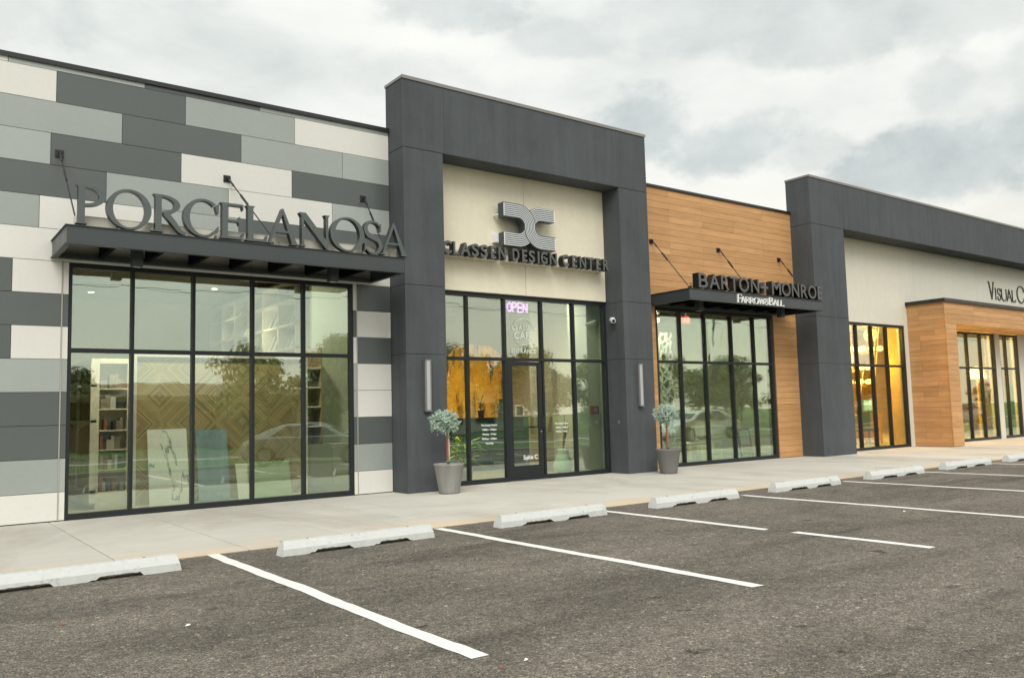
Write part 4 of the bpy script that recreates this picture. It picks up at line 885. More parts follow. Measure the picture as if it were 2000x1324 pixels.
# ------------------------------------------------------------------ inside the panelled shop
def lamp(x, y, z, w, col, rad=.06, spot=False, tilt=0):
    l = bpy.data.lights.new('room_lamp', 'SPOT' if spot else 'POINT'); l.energy = w * (.9 if col[2] > .4 else .8); l.color = col; l.shadow_soft_size = rad
    if spot: l.spot_size = R(125); l.spot_blend = .8
    o = bpy.data.objects.new('room_lamp', l); COL.objects.link(o); o.location = (x, y, z); o.rotation_euler = (R(tilt), 0, 0); return o
def can_light(x, y, z, lab, w, col=(1, .87, .68), m='lamp_on', r=.07):
    t = thing('ceiling_light', lab, 'ceiling light', (x, y, z - .01), 'round downlights in the shop ceilings')
    b = MB(); b.lathe((x, y, z - .014), [(r, 0), (r * 1.35, .002), (r * 1.35, .013)], 16); b.build('trim_ring', M['plastic_white'], t); b = MB(); b.lathe((x, y, z - .017), [(r * .92, 0), (r * .92, .002)], 16); b.build('lamp', M[m], t)
    if w: lamp(x, y, z - .12, w, col, spot=True, tilt=25 if y < 1 else 0)
A_ = 'in the tiled showroom ceiling'
for x, y, lab, w in ((2.75, .35, 'added unseen downlight above the window head, lighting the bookcase end', 520), (3.6, .35, 'added unseen downlight above the window head, lighting the leaning slabs', 380), (5.1, .35, 'added unseen downlight above the window head, lighting the low slabs', 340), (6.4, .5, 'added unseen downlight above the window head, lighting the pale green cabinet', 70), (3.0, 4.4, 'big round downlight nearest the left bay of the panelled shop', 40), (2.62, 3.6, 'small downlight at the far left of the panelled shop', 0), (3.9, 9.2, 'downlight seen through the second bay of the panelled shop, low down', 30),  # the lamps above the window head are added, unseen, to brighten the displays
                     (3.2, 8.4, 'faint downlight at the back left of the panelled shop', 0), (4.7, 5.0, 'downlight near the top of the second bay of the panelled shop', 40), (5.9, 5.4, 'downlight near the top of the third bay of the panelled shop', 40), (6.3, 7.4, 'downlight over the high tile racks of the panelled shop', 40), (.5, 6, 'downlight left of the panelled shop window', 40)):
    can_light(x, y, 4.5, lab, w)
bk = thing('bookcase', 'tall cream bookcase with books in the left bay of the panelled shop', 'bookcase', (2.83, 2.3, 0))
b = MB(); b.box(2.60, 3.08, 1.42, 3.5, .006, 2.32); b.box(2.60, 2.64, 1.2, 1.42, .006, 2.32); b.box(3.04, 3.08, 1.2, 1.42, .006, 2.32); b.box(2.64, 3.04, 1.2, 1.42, 2.24, 2.32); b.box(2.64, 3.04, 1.2, 1.42, .006, .27); b.build('case', M['shelf_white'], bk, bevel=.004)
rnd = random.Random(8); SH = [.28, .61, .915, 1.213, 1.543, 1.857]
for z in SH[1:]: b = MB(); b.box(2.64, 3.04, 1.2, 1.42, z - .022, z); b.build('shelf', M['shelf_white'], bk)
for k, z in enumerate(SH):
    x = 2.66
    while x < 2.97:
        w = rnd.uniform(.035, .09); h = rnd.uniform(.12, .24)
        if rnd.random() < .85:
            b = MB(); b.box(x, min(x + w, 3.03) - .003, 1.215, 1.40, z + .001, z + h); tag(b.build('sample_box', M[rnd.choice(['books', 'books', 'books_dark', 'books_dark', 'books_pale', 'books_warm'])]), ['lowest', 'second lowest', 'third', 'fourth', 'fifth', 'top'][k] + ' shelf sample boxes and books in the cream bookcase', 'sample', 'books and sample boxes in the cream bookcase')
        x += w
b = MB(); b.box(2.52, 2.60, 1.2, 3.5, .24, .30); b.box(2.52, 2.60, 1.2, 3.5, 1.33, 1.37); b.box(2.52, 2.60, 1.2, 3.5, 1.88, 1.92); b.box(2.52, 2.60, 1.2, 3.5, 2.25, 2.32)
for y in (1.2, 2.33, 3.46): b.box(2.515, 2.60, y, y + .04, .10, 2.25)
b.build('sample_rack', M['shelf_white'], bk)
for z0, z1, lab in ((.31, 1.30, 'bottom'), (1.38, 1.86, 'middle'), (1.93, 2.2, 'top')):
    y = 1.26
    while y < 3.42:
        w = rnd.uniform(.05, .11)
        if not (2.28 < y + w / 2 < 2.42):
            b = MB(); b.box(2.535 + rnd.uniform(0, .03), 2.598, y, y + w - .012, z0, z1 - rnd.uniform(0, .1)); tag(b.build('tile_sample', M['samples']), 'upright tile samples in the ' + lab + ' row on the side of the cream bookcase', 'tile sample', 'tile samples on the bookcase side, ' + lab + ' row')
        y += w
dp = thing('display_wall', 'large white framed display panel of diamond patterned wood behind the window', 'display', (4.46, .85, 0))
b = MB(); b.box(3.09, 5.83, .82, .9, .05, 2.33); b.build('wood_face', M['diamond_wood'], dp); b = MB(); b.box(3.05, 3.09, .80, .92, .006, 2.37); b.box(5.83, 5.87, .80, .92, .006, 2.37); b.box(3.09, 5.83, .80, .92, 2.33, 2.37); b.box(3.09, 5.83, .80, .92, .006, .05); b.build('panel_frame', M['white_paint'], dp)
def slab(x0, x1, h, y0, y1, m, name, lab):
    b = MB(); b.add([(x0, y0, .008), (x1, y0, .008), (x1, y0 + .014, .008), (x0, y0 + .014, .008), (x0, y1, h), (x1, y1, h), (x1, y1 + .014, h), (x0, y1 + .014, h)], [(0, 3, 2, 1), (4, 5, 6, 7), (0, 1, 5, 4), (1, 2, 6, 5), (2, 3, 7, 6), (3, 0, 4, 7)])
    tag(b.build(name, m), lab, 'tile slab')
slab(3.24, 3.83, 1.20, .56, .78, M['marble'], 'marble_slab', 'white marble slab with dark veins leaning in the window'); slab(3.97, 4.46, 1.17, .56, .78, M['blue_slab'], 'tile_slab', 'blue grey streaked slab leaning beside the white marble one')
slab(4.58, 4.76, .605, .52, .70, M['cream_slab'], 'tile_slab', 'small pale slab leaning next to the blue one, half hidden'); slab(4.70, 4.84, .60, .60, .74, M['cream_slab'], 'tile_slab', 'narrow pale slab behind the green one in the window'); slab(4.80, 5.49, .615, .55, .72, M['green_slab'], 'tile_slab', 'low wide mottled green slab leaning in the window')
cb = thing('cabinet', 'pale green base cabinet with doors in the right bay of the panelled shop', 'cabinet', (6.5, 1.45, 0))
b = MB(); b.box(6.06, 7.0, 1.2, 1.75, .008, .84); b.build('carcass', M['wall_green'], cb)
for x in (6.08, 6.50): b = MB(); b.box(x, x + .40, 1.185, 1.2, .10, .80); b.build('door', M['wall_green'], cb, bevel=.004)
sv = thing('shelf_unit', 'dark niche shelf unit standing above the pale green cabinet', 'shelf', (6.3, 1.6, .84))
b = MB(); b.box(6.06, 6.36, 1.72, 1.75, .841, 2.6); b.box(6.06, 6.08, 1.3, 1.72, .841, 2.6); b.box(6.34, 6.36, 1.3, 1.72, .841, 2.6); b.build('carcass', M['tan_panel'], sv)
for z in (1.15, 1.5, 1.85, 2.2): b = MB(); b.box(6.08, 6.34, 1.3, 1.72, z, z + .025); b.build('shelf', M['shelf_white'], sv)
b = MB(); b.box(6.37, 7.34, 1.76, 1.84, .008, 4.4); b.build('partition', M['wall_green'], BLD)
rk = thing('tile_rack', 'high white rack of slanted tile boards along the right wall of the panelled shop', 'rack', (7.0, 6.5, 0))
b = MB()
for y in [3.4 + i * .95 for i in range(7)]: b.box(6.72, 7.26, y, y + .05, .01, 4.2)
for z in (.3, 1.3, 2.3, 2.75, 3.25, 3.75, 4.15): b.box(6.72, 7.26, 3.4, 9.15, z, z + .05)
b.build('rack_frame', M['shelf_white'], rk)
for z in (2.80, 3.30, 3.80):
    for i in range(6):
        for j in range(3):
            y = 3.5 + i * .95 + j * .29; b = MB(); b.add([(6.78, y, z), (6.80, y + .24, z), (6.95, y + .24, z + .34), (6.93, y, z + .34), (6.80, y, z), (6.82, y + .24, z), (6.97, y + .24, z + .34), (6.95, y, z + .34)], [(0, 1, 2, 3), (7, 6, 5, 4), (0, 4, 5, 1), (1, 5, 6, 2), (2, 6, 7, 3), (3, 7, 4, 0)])
            tag(b.build('tile_board', M['tile_frames']), 'slanted tile boards on the high white rack along the right wall', 'tile board', 'tile boards on the high rack')
lamp(6.3, 5.0, 3.2, 18, (1, .85, .6), .1)

# ------------------------------------------------------------------ cafe behind the glass door
for x, y, lab, w in ((9.0, 4.6, 'downlight at the left of the cafe ceiling, upper one', 75), (9.35, 5.6, 'downlight at the left of the cafe ceiling, lower one', 0), (10.9, 5.6, 'downlight over the amber glow in the cafe', 75), (11.8, 6.6, 'small downlight at the back of the cafe', 40), (11.0, 2.2, 'downlight behind the glass door of the cafe', 260), (11.5, .5, 'added unseen downlight above the window head, lighting the celadon vase', 260), (8.9, .5, 'added unseen downlight above the window head, lighting the strappy plant', 700)): can_light(x, y, 4.2, lab, w)  # the two above the window head are added fill lamps, out of view
ct = thing('counter', 'dark navy counter behind the glass entrance door', 'counter', (11.4, 3.4, 0))
b = MB(); b.box(10.5, 12.62, 3.0, 3.9, .008, 1.17); b.build('body', M['navy'], ct); b = MB(); b.box(10.46, 12.66, 2.96, 3.95, 1.17, 1.215); b.build('countertop', M['black_gloss'], ct, bevel=.005)
for x in (10.53, 11.23, 11.92): b = MB(); b.box(x, x + .68, 2.985, 3.0, .1, 1.1); b.build('front_panel', M['navy'], ct, bevel=.006)
b = MB(); b.add([], [])
b.poly([(10.7, .01), (12.99, .01), (12.99, 2.2), (12.8, 2.42), (12.5, 2.86), (12.2, 3.02), (11.5, 3.05), (11.2, 2.92), (10.9, 2.6), (10.7, 2.0)], 4.3, 4.38); tag(b.build('amber_glow_panel', M['amber_glow']), 'added glowing panel behind the counter, imitating an amber tree reflection', 'panel')  # added glowing shape standing in for a sunset tree reflection
def strap_plant(x, y, z, n, ln, m, lab, seed, name='potted_plant', pot=None, up=.9, w=.028):
    rnd = random.Random(seed); t = thing(name, lab, 'plant', (x, y, z)); zz = z
    if pot: b = MB(); b.lathe((x, y, z), [(pot[0] * .75, 0), (pot[0], pot[1])], 16); b.build('pot', M['tan_panel'] if pot[2] else M['black_gloss'], t); zz = z + pot[1]
    b = MB()
    for k in range(n):
        a = rnd.uniform(0, 6.28); d = Vector((math.cos(a), math.sin(a), 0))
        if y < 1 and d.y < -.15: d = Vector((d.x, -.15, 0)).normalized()
        s = Vector((-d.y, d.x, 0)); l = ln * rnd.uniform(.6, 1); e = rnd.uniform(.3, up); prev = None; h0 = rnd.uniform(0, ln * .5)
        for q in range(7):
            u = q / 6; p = Vector((x, y, zz + h0)) + d * l * u * (1 - e * .4) + Vector((0, 0, l * (e * 1.3 * u - .75 * u * u))); ww = s * w * math.sin(math.pi * (.12 + .86 * u)); cur = (p - ww, p + ww)
            if prev: b.add([prev[0], prev[1], cur[1], cur[0]], [(0, 1, 2, 3)])
            prev = cur
    b.tube([(x, y, zz), (x, y, zz + ln * .5)], .01, 6); b.build('leaves', m, t)
strap_plant(8.92, .52, .008, 46, .78, M['leaf_bright'], 'bright green strappy plant inside the glass behind the first planter', 3, pot=(.16, .26, 1), up=1.0, w=.036)
strap_plant(11.2, 3.25, 1.216, 22, .36, M['leaf_dark'], 'spiky dark plant in a square pot on the navy counter', 4, pot=(.08, .17, 0), up=1.3, w=.012)
strap_plant(11.75, 3.2, 1.216, 40, .42, M['leaf_dark'], 'bushy leafy plant on the navy counter left of the door', 6, pot=(.09, .1, 0), up=.9, w=.05)
strap_plant(11.95, 3.5, 1.216, 24, .22, M['leaf_dark'], 'low green plant on the navy counter seen through the door', 7, pot=(.08, .08, 0), up=.9, w=.03)
pf = thing('picture_frame', 'white framed picture standing on the counter seen through the door', 'picture', (12.22, 3.1, 1.216))
b = MB(); b.box(12.10, 12.36, 3.1, 3.12, 1.216, 1.50); b.build('frame', M['white_paint'], pf); b = MB(); b.box(12.135, 12.325, 3.096, 3.1, 1.255, 1.465); b.build('print', M['books'], pf)
vs_ = thing('floor_vase', 'pale celadon floor vase with dark branches inside the window right of the door', 'vase', (11.46, .62, .008))
b = MB(); b.lathe((11.46, .62, .008), [(.13, 0), (.19, .06), (.215, .16), (.19, .28), (.135, .38), (.115, .46), (.125, .53), (.11, .53), (.1, .46)], 28); b.build('vase_body', M['celadon'], vs_, smooth=True)
b = MB(); rnd = random.Random(2)
for k in range(7): b.tube([(11.46, .62, .45), (11.5 + rnd.uniform(-.02, .06), .62, .8), (11.56 + rnd.uniform(-.05, .07), .62 + rnd.uniform(-.05, .05), rnd.uniform(.95, 1.25))], .011, 5, r1=.005)
b.build('branch', M['twig'], vs_)
b = MB(); b.box(11.30, 11.95, 1.5, 1.56, .008, 1.21); tag(b.build('low_screen', M['tan_panel']), 'low tan screen behind the vase in the cafe', 'screen')
b = MB(); b.box(12.07, 12.99, .95, 1.05, .008, 4.18); b.build('partition', M['wall_green'], BLD)
b = MB(); b.box(12.08, 12.32, 2.4, 2.48, .008, 4.18); b.build('partition', M['wall_int'], BLD)
al = thing('alarm_box', 'red alarm box with grey keypad on the pale wall right of the door', 'alarm', (12.68, .94, 1.2))
b = MB(); b.box(12.56, 12.80, .90, .949, 1.235, 1.415); b.build('case', M['alarm_red'], al, bevel=.006); b = MB(); b.box(12.64, 12.74, .894, .90, 1.285, 1.365); b.build('keypad', M['steel'], al)

# ------------------------------------------------------------------ paint shop behind the timber front
for x, y, lab, w in ((14.7, .95, 'downlight at the top left of the timber fronted shop', 45), (16.2, 3.5, 'downlight in the middle of the timber fronted shop', 60), (18.6, 4.5, 'downlight at the right of the timber fronted shop', 60), (14.5, .27, 'added unseen downlight above the window head, lighting the lattice screen', 1500), (16.4, .8, 'added unseen downlight above the window head, lighting the white chairs', 300), (17.6, .45, 'added unseen downlight above the window head, lighting the easel poster', 220)): can_light(x, y, 4.2, lab, w)  # those above the window head are unseen lamps added to light the display
t = thing('spotlight', 'round white spotlight hanging inside the left pane of the timber shopfront', 'spotlight', (14.45, .6, 3.2)); b = MB(); b.tube([(14.45, .6, 4.2), (14.45, .6, 3.5)], .008); b.build('stem', M['plastic_white'], t); b = MB(); b.lathe((14.45, .6, 3.38), [(.001, -.06), (.05, -.04), (.06, 0), (.05, .05), (.001, .07)], 14); b.build('globe', M['lamp_on'], t)
ls = MB(); ls.box(13.87, 15.1, .75, .754, .35, 3.12); tag(ls.build('lattice_screen', M['lattice']), 'white organic lattice screen behind the leftmost panes of the timber shopfront', 'screen')
ex = thing('exit_sign', 'red lit EXIT sign hanging inside the timber fronted shop', 'exit sign', (16.0, 1.05, 3.4)); b = MB(); b.box(15.82, 16.12, 1.05, 1.08, 3.42, 3.60); b.build('case', M['exit_red'], ex); b = MB(); line_text(b, 'EXIT', 15.97, 3.455, .11, 1.045, 1.05, .01); b.build('lettering', M['white_paint'], ex); b = MB(); b.tube([(15.97, 1.065, 3.6), (15.97, 1.065, 4.2)], .012); b.build('stem', M['plastic_white'], ex)
for x, y, lab in ((16.15, 1.25, 'white slatted chair inside the timber shopfront, left one'), (16.75, 1.15, 'white slatted chair inside the timber shopfront, right one')):
    c = thing('chair', lab, 'chair', (x, y, 0), 'white slatted chairs'); b = MB(); b.box(x - .24, x + .24, y - .22, y + .22, .42, .46); b.build('seat', M['white_paint'], c, bevel=.01)
    for sx in (-1, 1):
        for sy in (-1, 1): b = MB(); b.tube([(x + sx * .2, y + sy * .18, .42), (x + sx * .23, y + sy * .21, .008)], .018, 8); b.build('leg', M['white_paint'], c)
    b = MB()
    for q in range(6): b.tube([(x - .2 + q * .08, y - .2, .46), (x - .22 + q * .088, y - .25, .68), (x - .2 + q * .08, y - .26, .84)], .014, 6)
    b.tube([(x - .24, y - .26, .84), (x + .24, y - .26, .84)], .018, 6); b.build('backrest', M['white_paint'], c)
es = thing('poster_board', 'poster on a dark easel board in the fourth pane of the timber shopfront', 'poster', (17.45, .55, 0)); b = MB(); b.add([(17.20, .5, .008), (17.68, .5, .008), (17.68, .53, .008), (17.20, .53, .008), (17.20, .62, .76), (17.68, .62, .76), (17.68, .65, .76), (17.20, .65, .76)], [(0, 3, 2, 1), (4, 5, 6, 7), (0, 1, 5, 4), (1, 2, 6, 5), (2, 3, 7, 6), (3, 0, 4, 7)]); b.build('board', M['navy'], es)
b = MB(); b.add([(17.25, .504, .06), (17.63, .504, .06), (17.63, .600, .70), (17.25, .600, .70)], [(0, 1, 2, 3)]); b.build('sheet', M['paper'], es)
b = MB(); b.add([(17.27, .508, .12), (17.61, .508, .12), (17.61, .543, .36), (17.27, .543, .36)], [(0, 1, 2, 3)]); b.build('picture', M['tan_panel'], es)
b = MB(); b.box(18.2, 19.3, 2.2, 2.8, .008, .92); tag(b.build('display_counter', M['wall_green'], bevel=.01), 'pale green display counter at the right inside the timber shop', 'counter')
b = MB(); b.box(14.2, 17.6, 5.0, 5.1, .008, 2.5); tag(b.build('colour_board', M['tan_panel']), 'tall tan display wall deep inside the timber shop', 'display')

# ------------------------------------------------------------------ lighting gallery behind the right portal
for x, y, lab, w in ((25.5, 3.4, 'warm downlight deep in the amber lit lighting gallery', 0), (23.6, 1.6, 'warm downlight near the glass of the amber lit gallery', 0)): can_light(x, y, 4.4, lab, w, m='amber_on')
for x, y, z, w in ((25.2, 3.0, 2.9, 2200), (28.5, 4.5, 3.0, 2200), (24.2, .9, 3.4, 900), (26.3, .8, 2.6, 500), (33, 3.5, 2.6, 1500), (30.2, 2.0, 2.2, 500)): lamp(x, y, z, w, (1, .56, .14), .2)  # bare point lamps without fixtures, added to fill the gallery with amber light
b = MB(); b.box(26.2, 27.6, 1.55, 1.65, .008, 4.38); b.build('partition', M['wall_gold'], BLD)
dk = thing('desk', 'wooden desk in the amber lit gallery', 'desk', (25.5, 2.2, 0)); b = MB(); b.box(24.75, 26.35, 1.9, 2.6, .87, .92); b.build('desktop', M['wood_desk'], dk)
for x in (24.8, 26.27):
    for y in (1.95, 2.5): b = MB(); b.box(x, x + .05, y, y + .05, .008, .87); b.build('leg', M['wood_desk'], dk)
b = MB(); b.box(25.75, 26.25, 1.95, 2.55, .1, .87); b.build('drawer_unit', M['wood_desk'], dk)
mo = thing('monitor', 'computer monitor with a pale teal screen on the desk', 'monitor', (25.68, 2.0, .92)); b = MB(); b.box(25.38, 25.98, 2.0, 2.04, 1.06, 1.44); b.build('case', M['black_gloss'], mo); b = MB(); b.box(25.40, 25.96, 1.992, 2.0, 1.08, 1.42); b.build('display', M['screen'], mo); b = MB(); b.tube([(25.68, 2.03, 1.08), (25.68, 2.03, .935)], .02); b.box(25.55, 25.81, 1.95, 2.12, .921, .935); b.build('stand', M['black_gloss'], mo)
ch = thing('office_chair', 'dark office chair beside the desk in the amber lit gallery', 'chair', (24.75, 1.5, 0)); b = MB(); b.box(24.5, 25.0, 1.28, 1.75, .45, .53); b.build('seat', M['black_gloss'], ch, bevel=.02); b = MB(); b.box(24.48, 24.54, 1.3, 1.72, .6, 1.05); b.build('backrest', M['black_gloss'], ch, bevel=.02); b = MB(); b.tube([(24.75, 1.5, .06), (24.75, 1.5, .45)], .025)
for a in range(5): b.tube([(24.75, 1.5, .1), (24.75 + .28 * math.cos(a * 1.257), 1.5 + .28 * math.sin(a * 1.257), .04)], .018, 6)
b.build('base', M['black_gloss'], ch)
def chandelier(x, y, z, n, r, lab, zc=4.4):
    t = thing('chandelier', lab, 'chandelier', (x, y, z), 'chandeliers in the amber lit gallery'); b = MB(); b.tube([(x, y, z), (x, y, zc)], .012, 6); b.lathe((x, y, z - .12), [(.001, 0), (.05, .04), (.03, .12), (.05, .2), (.001, .26)], 10); b.build('stem', M['gold'], t)
    for k in range(n):
        a = k * 6.283 / n + x; px, py = x + r * math.cos(a), y + r * math.sin(a); b = MB(); b.tube([(x, y, z), (x + r * .6 * math.cos(a), y + r * .6 * math.sin(a), z - .12), (px, py, z - .02)], .01, 5); ar = b.build('arm', M['gold'], t)
        b = MB(); b.lathe((px, py, z + .05), [(.001, -.09), (.065, -.06), (.09, 0), (.065, .06), (.001, .09)], 12); b.build('globe', M['amber_on'], ar)
chandelier(25.3, 1.7, 3.0, 5, .38, 'globe chandelier high behind the second pane of the gallery'); chandelier(25.9, 2.6, 2.45, 7, .45, 'lower many globed chandelier above the desk'); chandelier(26.9, 3.0, 2.0, 6, .35, 'globe chandelier behind the desk, low at the back'); chandelier(23.5, 1.0, 2.9, 4, .22, 'small globe chandelier behind the first pane of the gallery')
for x0, z0, x1, z1, lab in ((25.45, 3.7, 25.05, 2.2, 'upper slanting strings of glass beads in the gallery'), (25.62, 3.75, 25.22, 2.2, 'second slanting string of glass beads beside the first'), (24.55, 2.3, 24.15, 1.1, 'lower slanting strings of glass beads in the gallery')):
    b = MB()
    for k in range(30): u = k / 29; b.lathe((x0 + (x1 - x0) * u, 1.45, z0 + (z1 - z0) * u), [(.001, -.024), (.022, 0), (.001, .024)], 6)
    tag(b.build('bead_string', M['crystal']), lab, 'bead string')
pl = thing('floor_lamp', 'tall gold floor lamp with glowing shade behind the porch window', 'lamp', (31.6, 1.2, 0)); b = MB(); b.tube([(31.6, 1.2, .008), (31.6, 1.2, 2.25)], .05, 8); b.lathe((31.6, 1.2, .008), [(.2, 0), (.2, .03), (.05, .06)], 16); b.build('stem', M['gold'], pl); b = MB(); b.lathe((31.6, 1.2, 2.1), [(.3, 0), (.2, .42)], 18); b.build('shade', M['amber_on'], pl)
so = thing('sofa', 'pale green sofa behind the porch window', 'sofa', (31.5, 2.6, 0)); b = MB(); b.box(30.4, 33.0, 2.2, 3.1, .12, .45); b.build('seat', M['wall_green'], so, bevel=.04); b = MB(); b.box(30.4, 33.0, 3.1, 3.35, .12, .95); b.build('backrest', M['wall_green'], so, bevel=.04)
ac = thing('armchair', 'teal high backed armchair behind the far porch window', 'armchair', (36.2, 1.6, 0)); b = MB(); b.box(35.8, 36.6, 1.3, 2.0, .1, .5); b.build('seat', M['teal'], ac, bevel=.04); b = MB(); b.box(35.8, 36.6, 1.95, 2.15, .1, 1.9); b.build('backrest', M['teal'], ac, bevel=.04)
chandelier(35.5, 2.6, 2.2, 6, .35, 'chandelier behind the far porch window'); chandelier(33.4, 3.6, 2.5, 6, .4, 'chandelier behind the near porch window, deep inside')

# ------------------------------------------------------------------ across the road (seen mirrored in the glass)
def car(x, y, z, yaw, paint, lab):
    t = thing('parked_car', lab, 'car', (x, y, z), 'cars parked at the edge of the lot'); t.rotation_euler = (0, 0, yaw); o = Vector((x, y, z))
    prof = [(-2.3, .35), (-2.32, .62), (-2.25, .86), (-1.95, .96), (-1.35, 1.30), (-.75, 1.44), (.1, 1.45), (.65, 1.32), (1.25, .99), (1.95, .88), (2.25, .72), (2.32, .45), (2.25, .28), (-2.2, .26)]
    def W(px, pz): return .90 - .25 * max(0, (pz - .95) / .5) - .12 * max(0, abs(px) - 1.7) / .6
    b = MB(); n = len(prof); vs = [(x + p, y - W(p, q), z + q) for p, q in prof] + [(x + p, y + W(p, q), z + q) for p, q in prof]
    b.add(vs, [tuple(range(n)), tuple(range(2 * n - 1, n - 1, -1))] + [(i, i + n, (i + 1) % n + n, (i + 1) % n) for i in range(n)]); b.build('body', paint, t, bevel=.05)
    for s in (-1, 1):
        for pts in ([(-1.28, 1.02), (-.74, 1.36), (-.22, 1.38), (-.22, 1.0)], [(-.12, 1.0), (-.12, 1.38), (.1, 1.38), (.58, 1.27), (1.05, 1.0)]):
            b = MB(); b.add([(x + p, y + s * (W(p, q) + .012), z + q) for p, q in pts], [tuple(range(4 if len(pts) == 4 else 5))[::s]]); b.build('side_window', M['car_glass'], t)
        for px in (-1.42, 1.42):
            b = MB(); b.tube([(x + px, y + s * .74, z + .33), (x + px, y + s * .93, z + .33)], .33, 20); wh = b.build('wheel', M['rubber'], t); b = MB(); b.tube([(x + px, y + s * .931, z + .33), (x + px, y + s * .94, z + .33)], .21, 16); b.build('rim', M['steel'], wh)
        b = MB(); b.box(x + 2.12, x + 2.27, y + s * .5 - .16, y + s * .5 + .16, z + .62, z + .74); b.build('headlight', M['lens'], t); b = MB(); b.box(x - 2.34, x - 2.2, y + s * .58 - .18, y + s * .58 + .18, z + .70, z + .82); b.build('taillight', M['tail_red'], t)
    for xs_, nm in (([(-1.92, .985), (-1.36, 1.315)], 'rear_window'), ([(1.22, 1.03), (.68, 1.33)], 'windscreen')):
        b = MB(); (p, q), (r_, s_) = xs_; b.add([(x + p, y - W(p, q) + .1, z + q + .012), (x + p, y + W(p, q) - .1, z + q + .012), (x + r_, y + W(r_, s_) - .08, z + s_ + .012), (x + r_, y - W(r_, s_) + .08, z + s_ + .012)], [(0, 1, 2, 3)]); b.build(nm, M['car_glass'], t)
car(31.6, -14.3, lot_z(-14.3), math.pi, M['car_white'], 'white saloon car parked across the lot, mirrored in the timber shopfront')
car(12.1, -15.0, lot_z(-15), R(35), M['car_silver'], 'silver saloon car across the lot, mirrored in the panelled shop window')
car(56.0, -13.6, lot_z(-13.6), math.pi, M['car_white'], 'white saloon car farther down the lot, mirrored in the porch window')
def tree_mesh(seed, leaves, rad, hgt):
    rnd = random.Random(seed); b = MB(); cl = []
    for k in range(34):
        a = rnd.uniform(0, 6.283); u = rnd.uniform(-.8, 1); q = math.sqrt(max(0, 1 - u * u)) * rnd.uniform(.25, 1); cl.append((Vector((rad * q * math.cos(a), rad * q * math.sin(a), hgt * .62 + u * hgt * .36)), rad * rnd.uniform(.22, .42)))
    for k in range(leaves):
        c, r = cl[rnd.randrange(len(cl))]; d = Vector((rnd.gauss(0, 1), rnd.gauss(0, 1), rnd.gauss(0, .8))).normalized() * r * rnd.uniform(.5, 1.05); p = c + d
        n = (d.normalized() + Vector((rnd.uniform(-.6, .6), rnd.uniform(-.6, .6), rnd.uniform(-.2, .9)))).normalized(); s = n.orthogonal().normalized() * rnd.uniform(.10, .2); v = n.cross(s).normalized() * rnd.uniform(.10, .2)
        b.add([p - s, p + v, p + s, p - v], [(0, 1, 2, 3)])
    w = MB(); w.tube([(0, 0, 0), (.1, 0, hgt * .3), (.05, .1, hgt * .6)], rad * .075, 8, r1=rad * .04)
    for c, r in cl[:9]: w.tube([(.06, .05, hgt * .32), tuple(c * .6 + Vector((0, 0, hgt * .18))), tuple(c)], rad * .03, 6, r1=rad * .01)
    return b, w
PROTO = []
for s in range(3):
    bb, ww = tree_mesh(40 + s, 3600, 3.2, 8.5); ORG_T = thing('broadleaf_tree', 'tree', 'tree', (0, 0, 0)); c1 = bb.build('crown', M['tree_leaf_pale' if s == 1 else 'tree_leaf'], ORG_T); t1 = ww.build('trunk', M['tree_bark'], ORG_T); PROTO.append((ORG_T, c1, t1))
TREES = [(3, -44, .55, 0), (9.5, -46, .75, 2), (17.5, -37, .86, 1), (24.5, -40, 1.05, 0), (28, -43, 1.1, 1), (33, -39, .95, 2), (36.5, -46, 1.1, 0), (43, -42, 1.0, 1), (49, -47, .85, 2), (55, -40, .82, 0), (61, -44, 1.0, 1), (68, -41, .95, 2), (75, -46, .8, 0), (81, -40, .85, 1), (90, -45, .7, 2), (99, -42, .6, 0), (112, -44, .75, 1), (126, -43, .6, 2)] + [(-4 + 6.1 * i, -62 - 3 * (i % 3), 1.0 + .22 * ((i * 7) % 5) / 4, (i * 5) % 3) for i in range(26) if i > 5]
used = set()
for i, (x, y, s, k) in enumerate(TREES):
    src = PROTO[k]; first = k not in used; used.add(k); r = src[0] if first else src[0].copy()
    if not first:
        COL.objects.link(r)
        for ch_ in src[1:]: c = ch_.copy(); COL.objects.link(c); c.parent = r
    r.location = (x, y, ZL); s *= .8; r.scale = (s * 1.15, s * 1.15, s); r.rotation_euler = (0, 0, i * 1.7); r['label'] = ['dark green', 'pale green', 'bushy'][k] + ' broadleaf tree beyond the road, mirrored in the shop glass'; r['group'] = 'trees across the road, ' + ['dark', 'pale', 'bushy'][k]; r['category'] = 'tree'
hb = thing('low_building', 'low tan roofed building with hipped roof across the road', 'building', (15, -46, ZL))
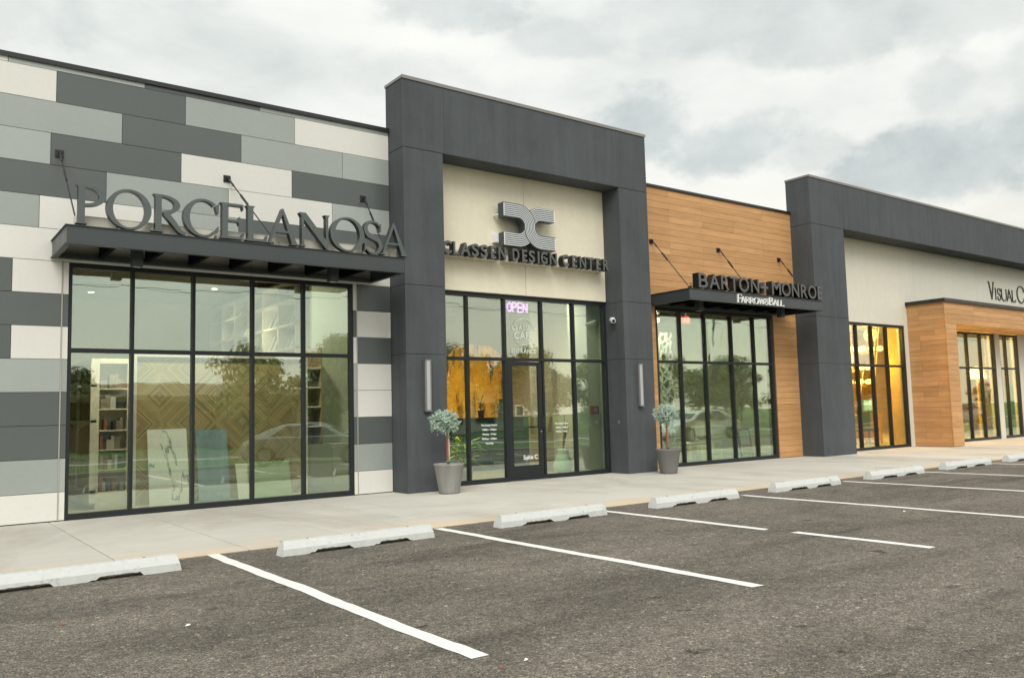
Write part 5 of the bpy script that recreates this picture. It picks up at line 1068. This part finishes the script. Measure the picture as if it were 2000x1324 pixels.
b = MB(); b.box(8.5, 24, -52, -45, ZL, 2.6); b.build('wall', M['brick_far'], hb); b = MB(); b.add([(6.5, -43.5, 2.6), (26, -43.5, 2.6), (26, -54, 2.6), (6.5, -54, 2.6), (11, -47, 3.9), (21.5, -47, 3.9), (21.5, -50.5, 3.9), (11, -50.5, 3.9), (6.5, -43.5, 2.95), (26, -43.5, 2.95), (26, -54, 2.95), (6.5, -54, 2.95)], [(3, 2, 1, 0), (8, 9, 5, 4), (9, 10, 6, 5), (10, 11, 7, 6), (11, 8, 4, 7), (4, 5, 6, 7), (0, 1, 9, 8), (1, 2, 10, 9), (2, 3, 11, 10), (3, 0, 8, 11)]); b.build('roof', M['roof_tan'], hb)
for x in (10, 13, 16.5, 20): b = MB(); b.box(x, x + 1.6, -44.99, -44.9, .2, 1.9); b.build('window', M['car_glass'], hb)
hb = thing('low_building', 'long pale flat roofed building across the road behind the trees', 'building', (34, -52, ZL))
b = MB(); b.box(25, 48, -60, -50, ZL, 3.1); b.build('wall', M['cream_stucco'], hb); b = MB(); b.box(24.7, 48.3, -60.3, -49.7, 3.1, 3.45); b.build('roof', M['coping_light'], hb)
for x in range(27, 47, 4): b = MB(); b.box(x, x + 2.2, -49.99, -49.9, .3, 2.2); b.build('window', M['car_glass'], hb)
for i, x in enumerate((-6, 26.5, 59, 92)):
    t = thing('utility_pole', 'tall timber utility pole with crossarm beside the road', 'utility pole', (x, -36, ZL), 'utility poles along the road'); b = MB(); b.tube([(x, -36, ZL - .3), (x, -36, 10.5)], .16, 8, r1=.11); b.build('pole', M['tree_bark'], t); b = MB(); b.box(x - .06, x + .06, -37, -35, 9.8, 9.95); b.build('crossarm', M['tree_bark'], t)
for y, z in ((-36.9, 9.95), (-36, 9.0), (-35.1, 9.95)):
    pts = []
    for a, c in ((-38.5, -6), (-6, 26.5), (26.5, 59), (59, 92), (92, 124)):
        for k in range(8): u = k / 8; pts.append((a + (c - a) * u, y, z + .02 - 3.2 * u * (1 - u) * .35))
    b = MB(); b.tube(pts, .022, 5); tag(b.build('power_line', M['black_metal']), 'black overhead cable strung between the utility poles', 'cable', 'overhead cables along the road')
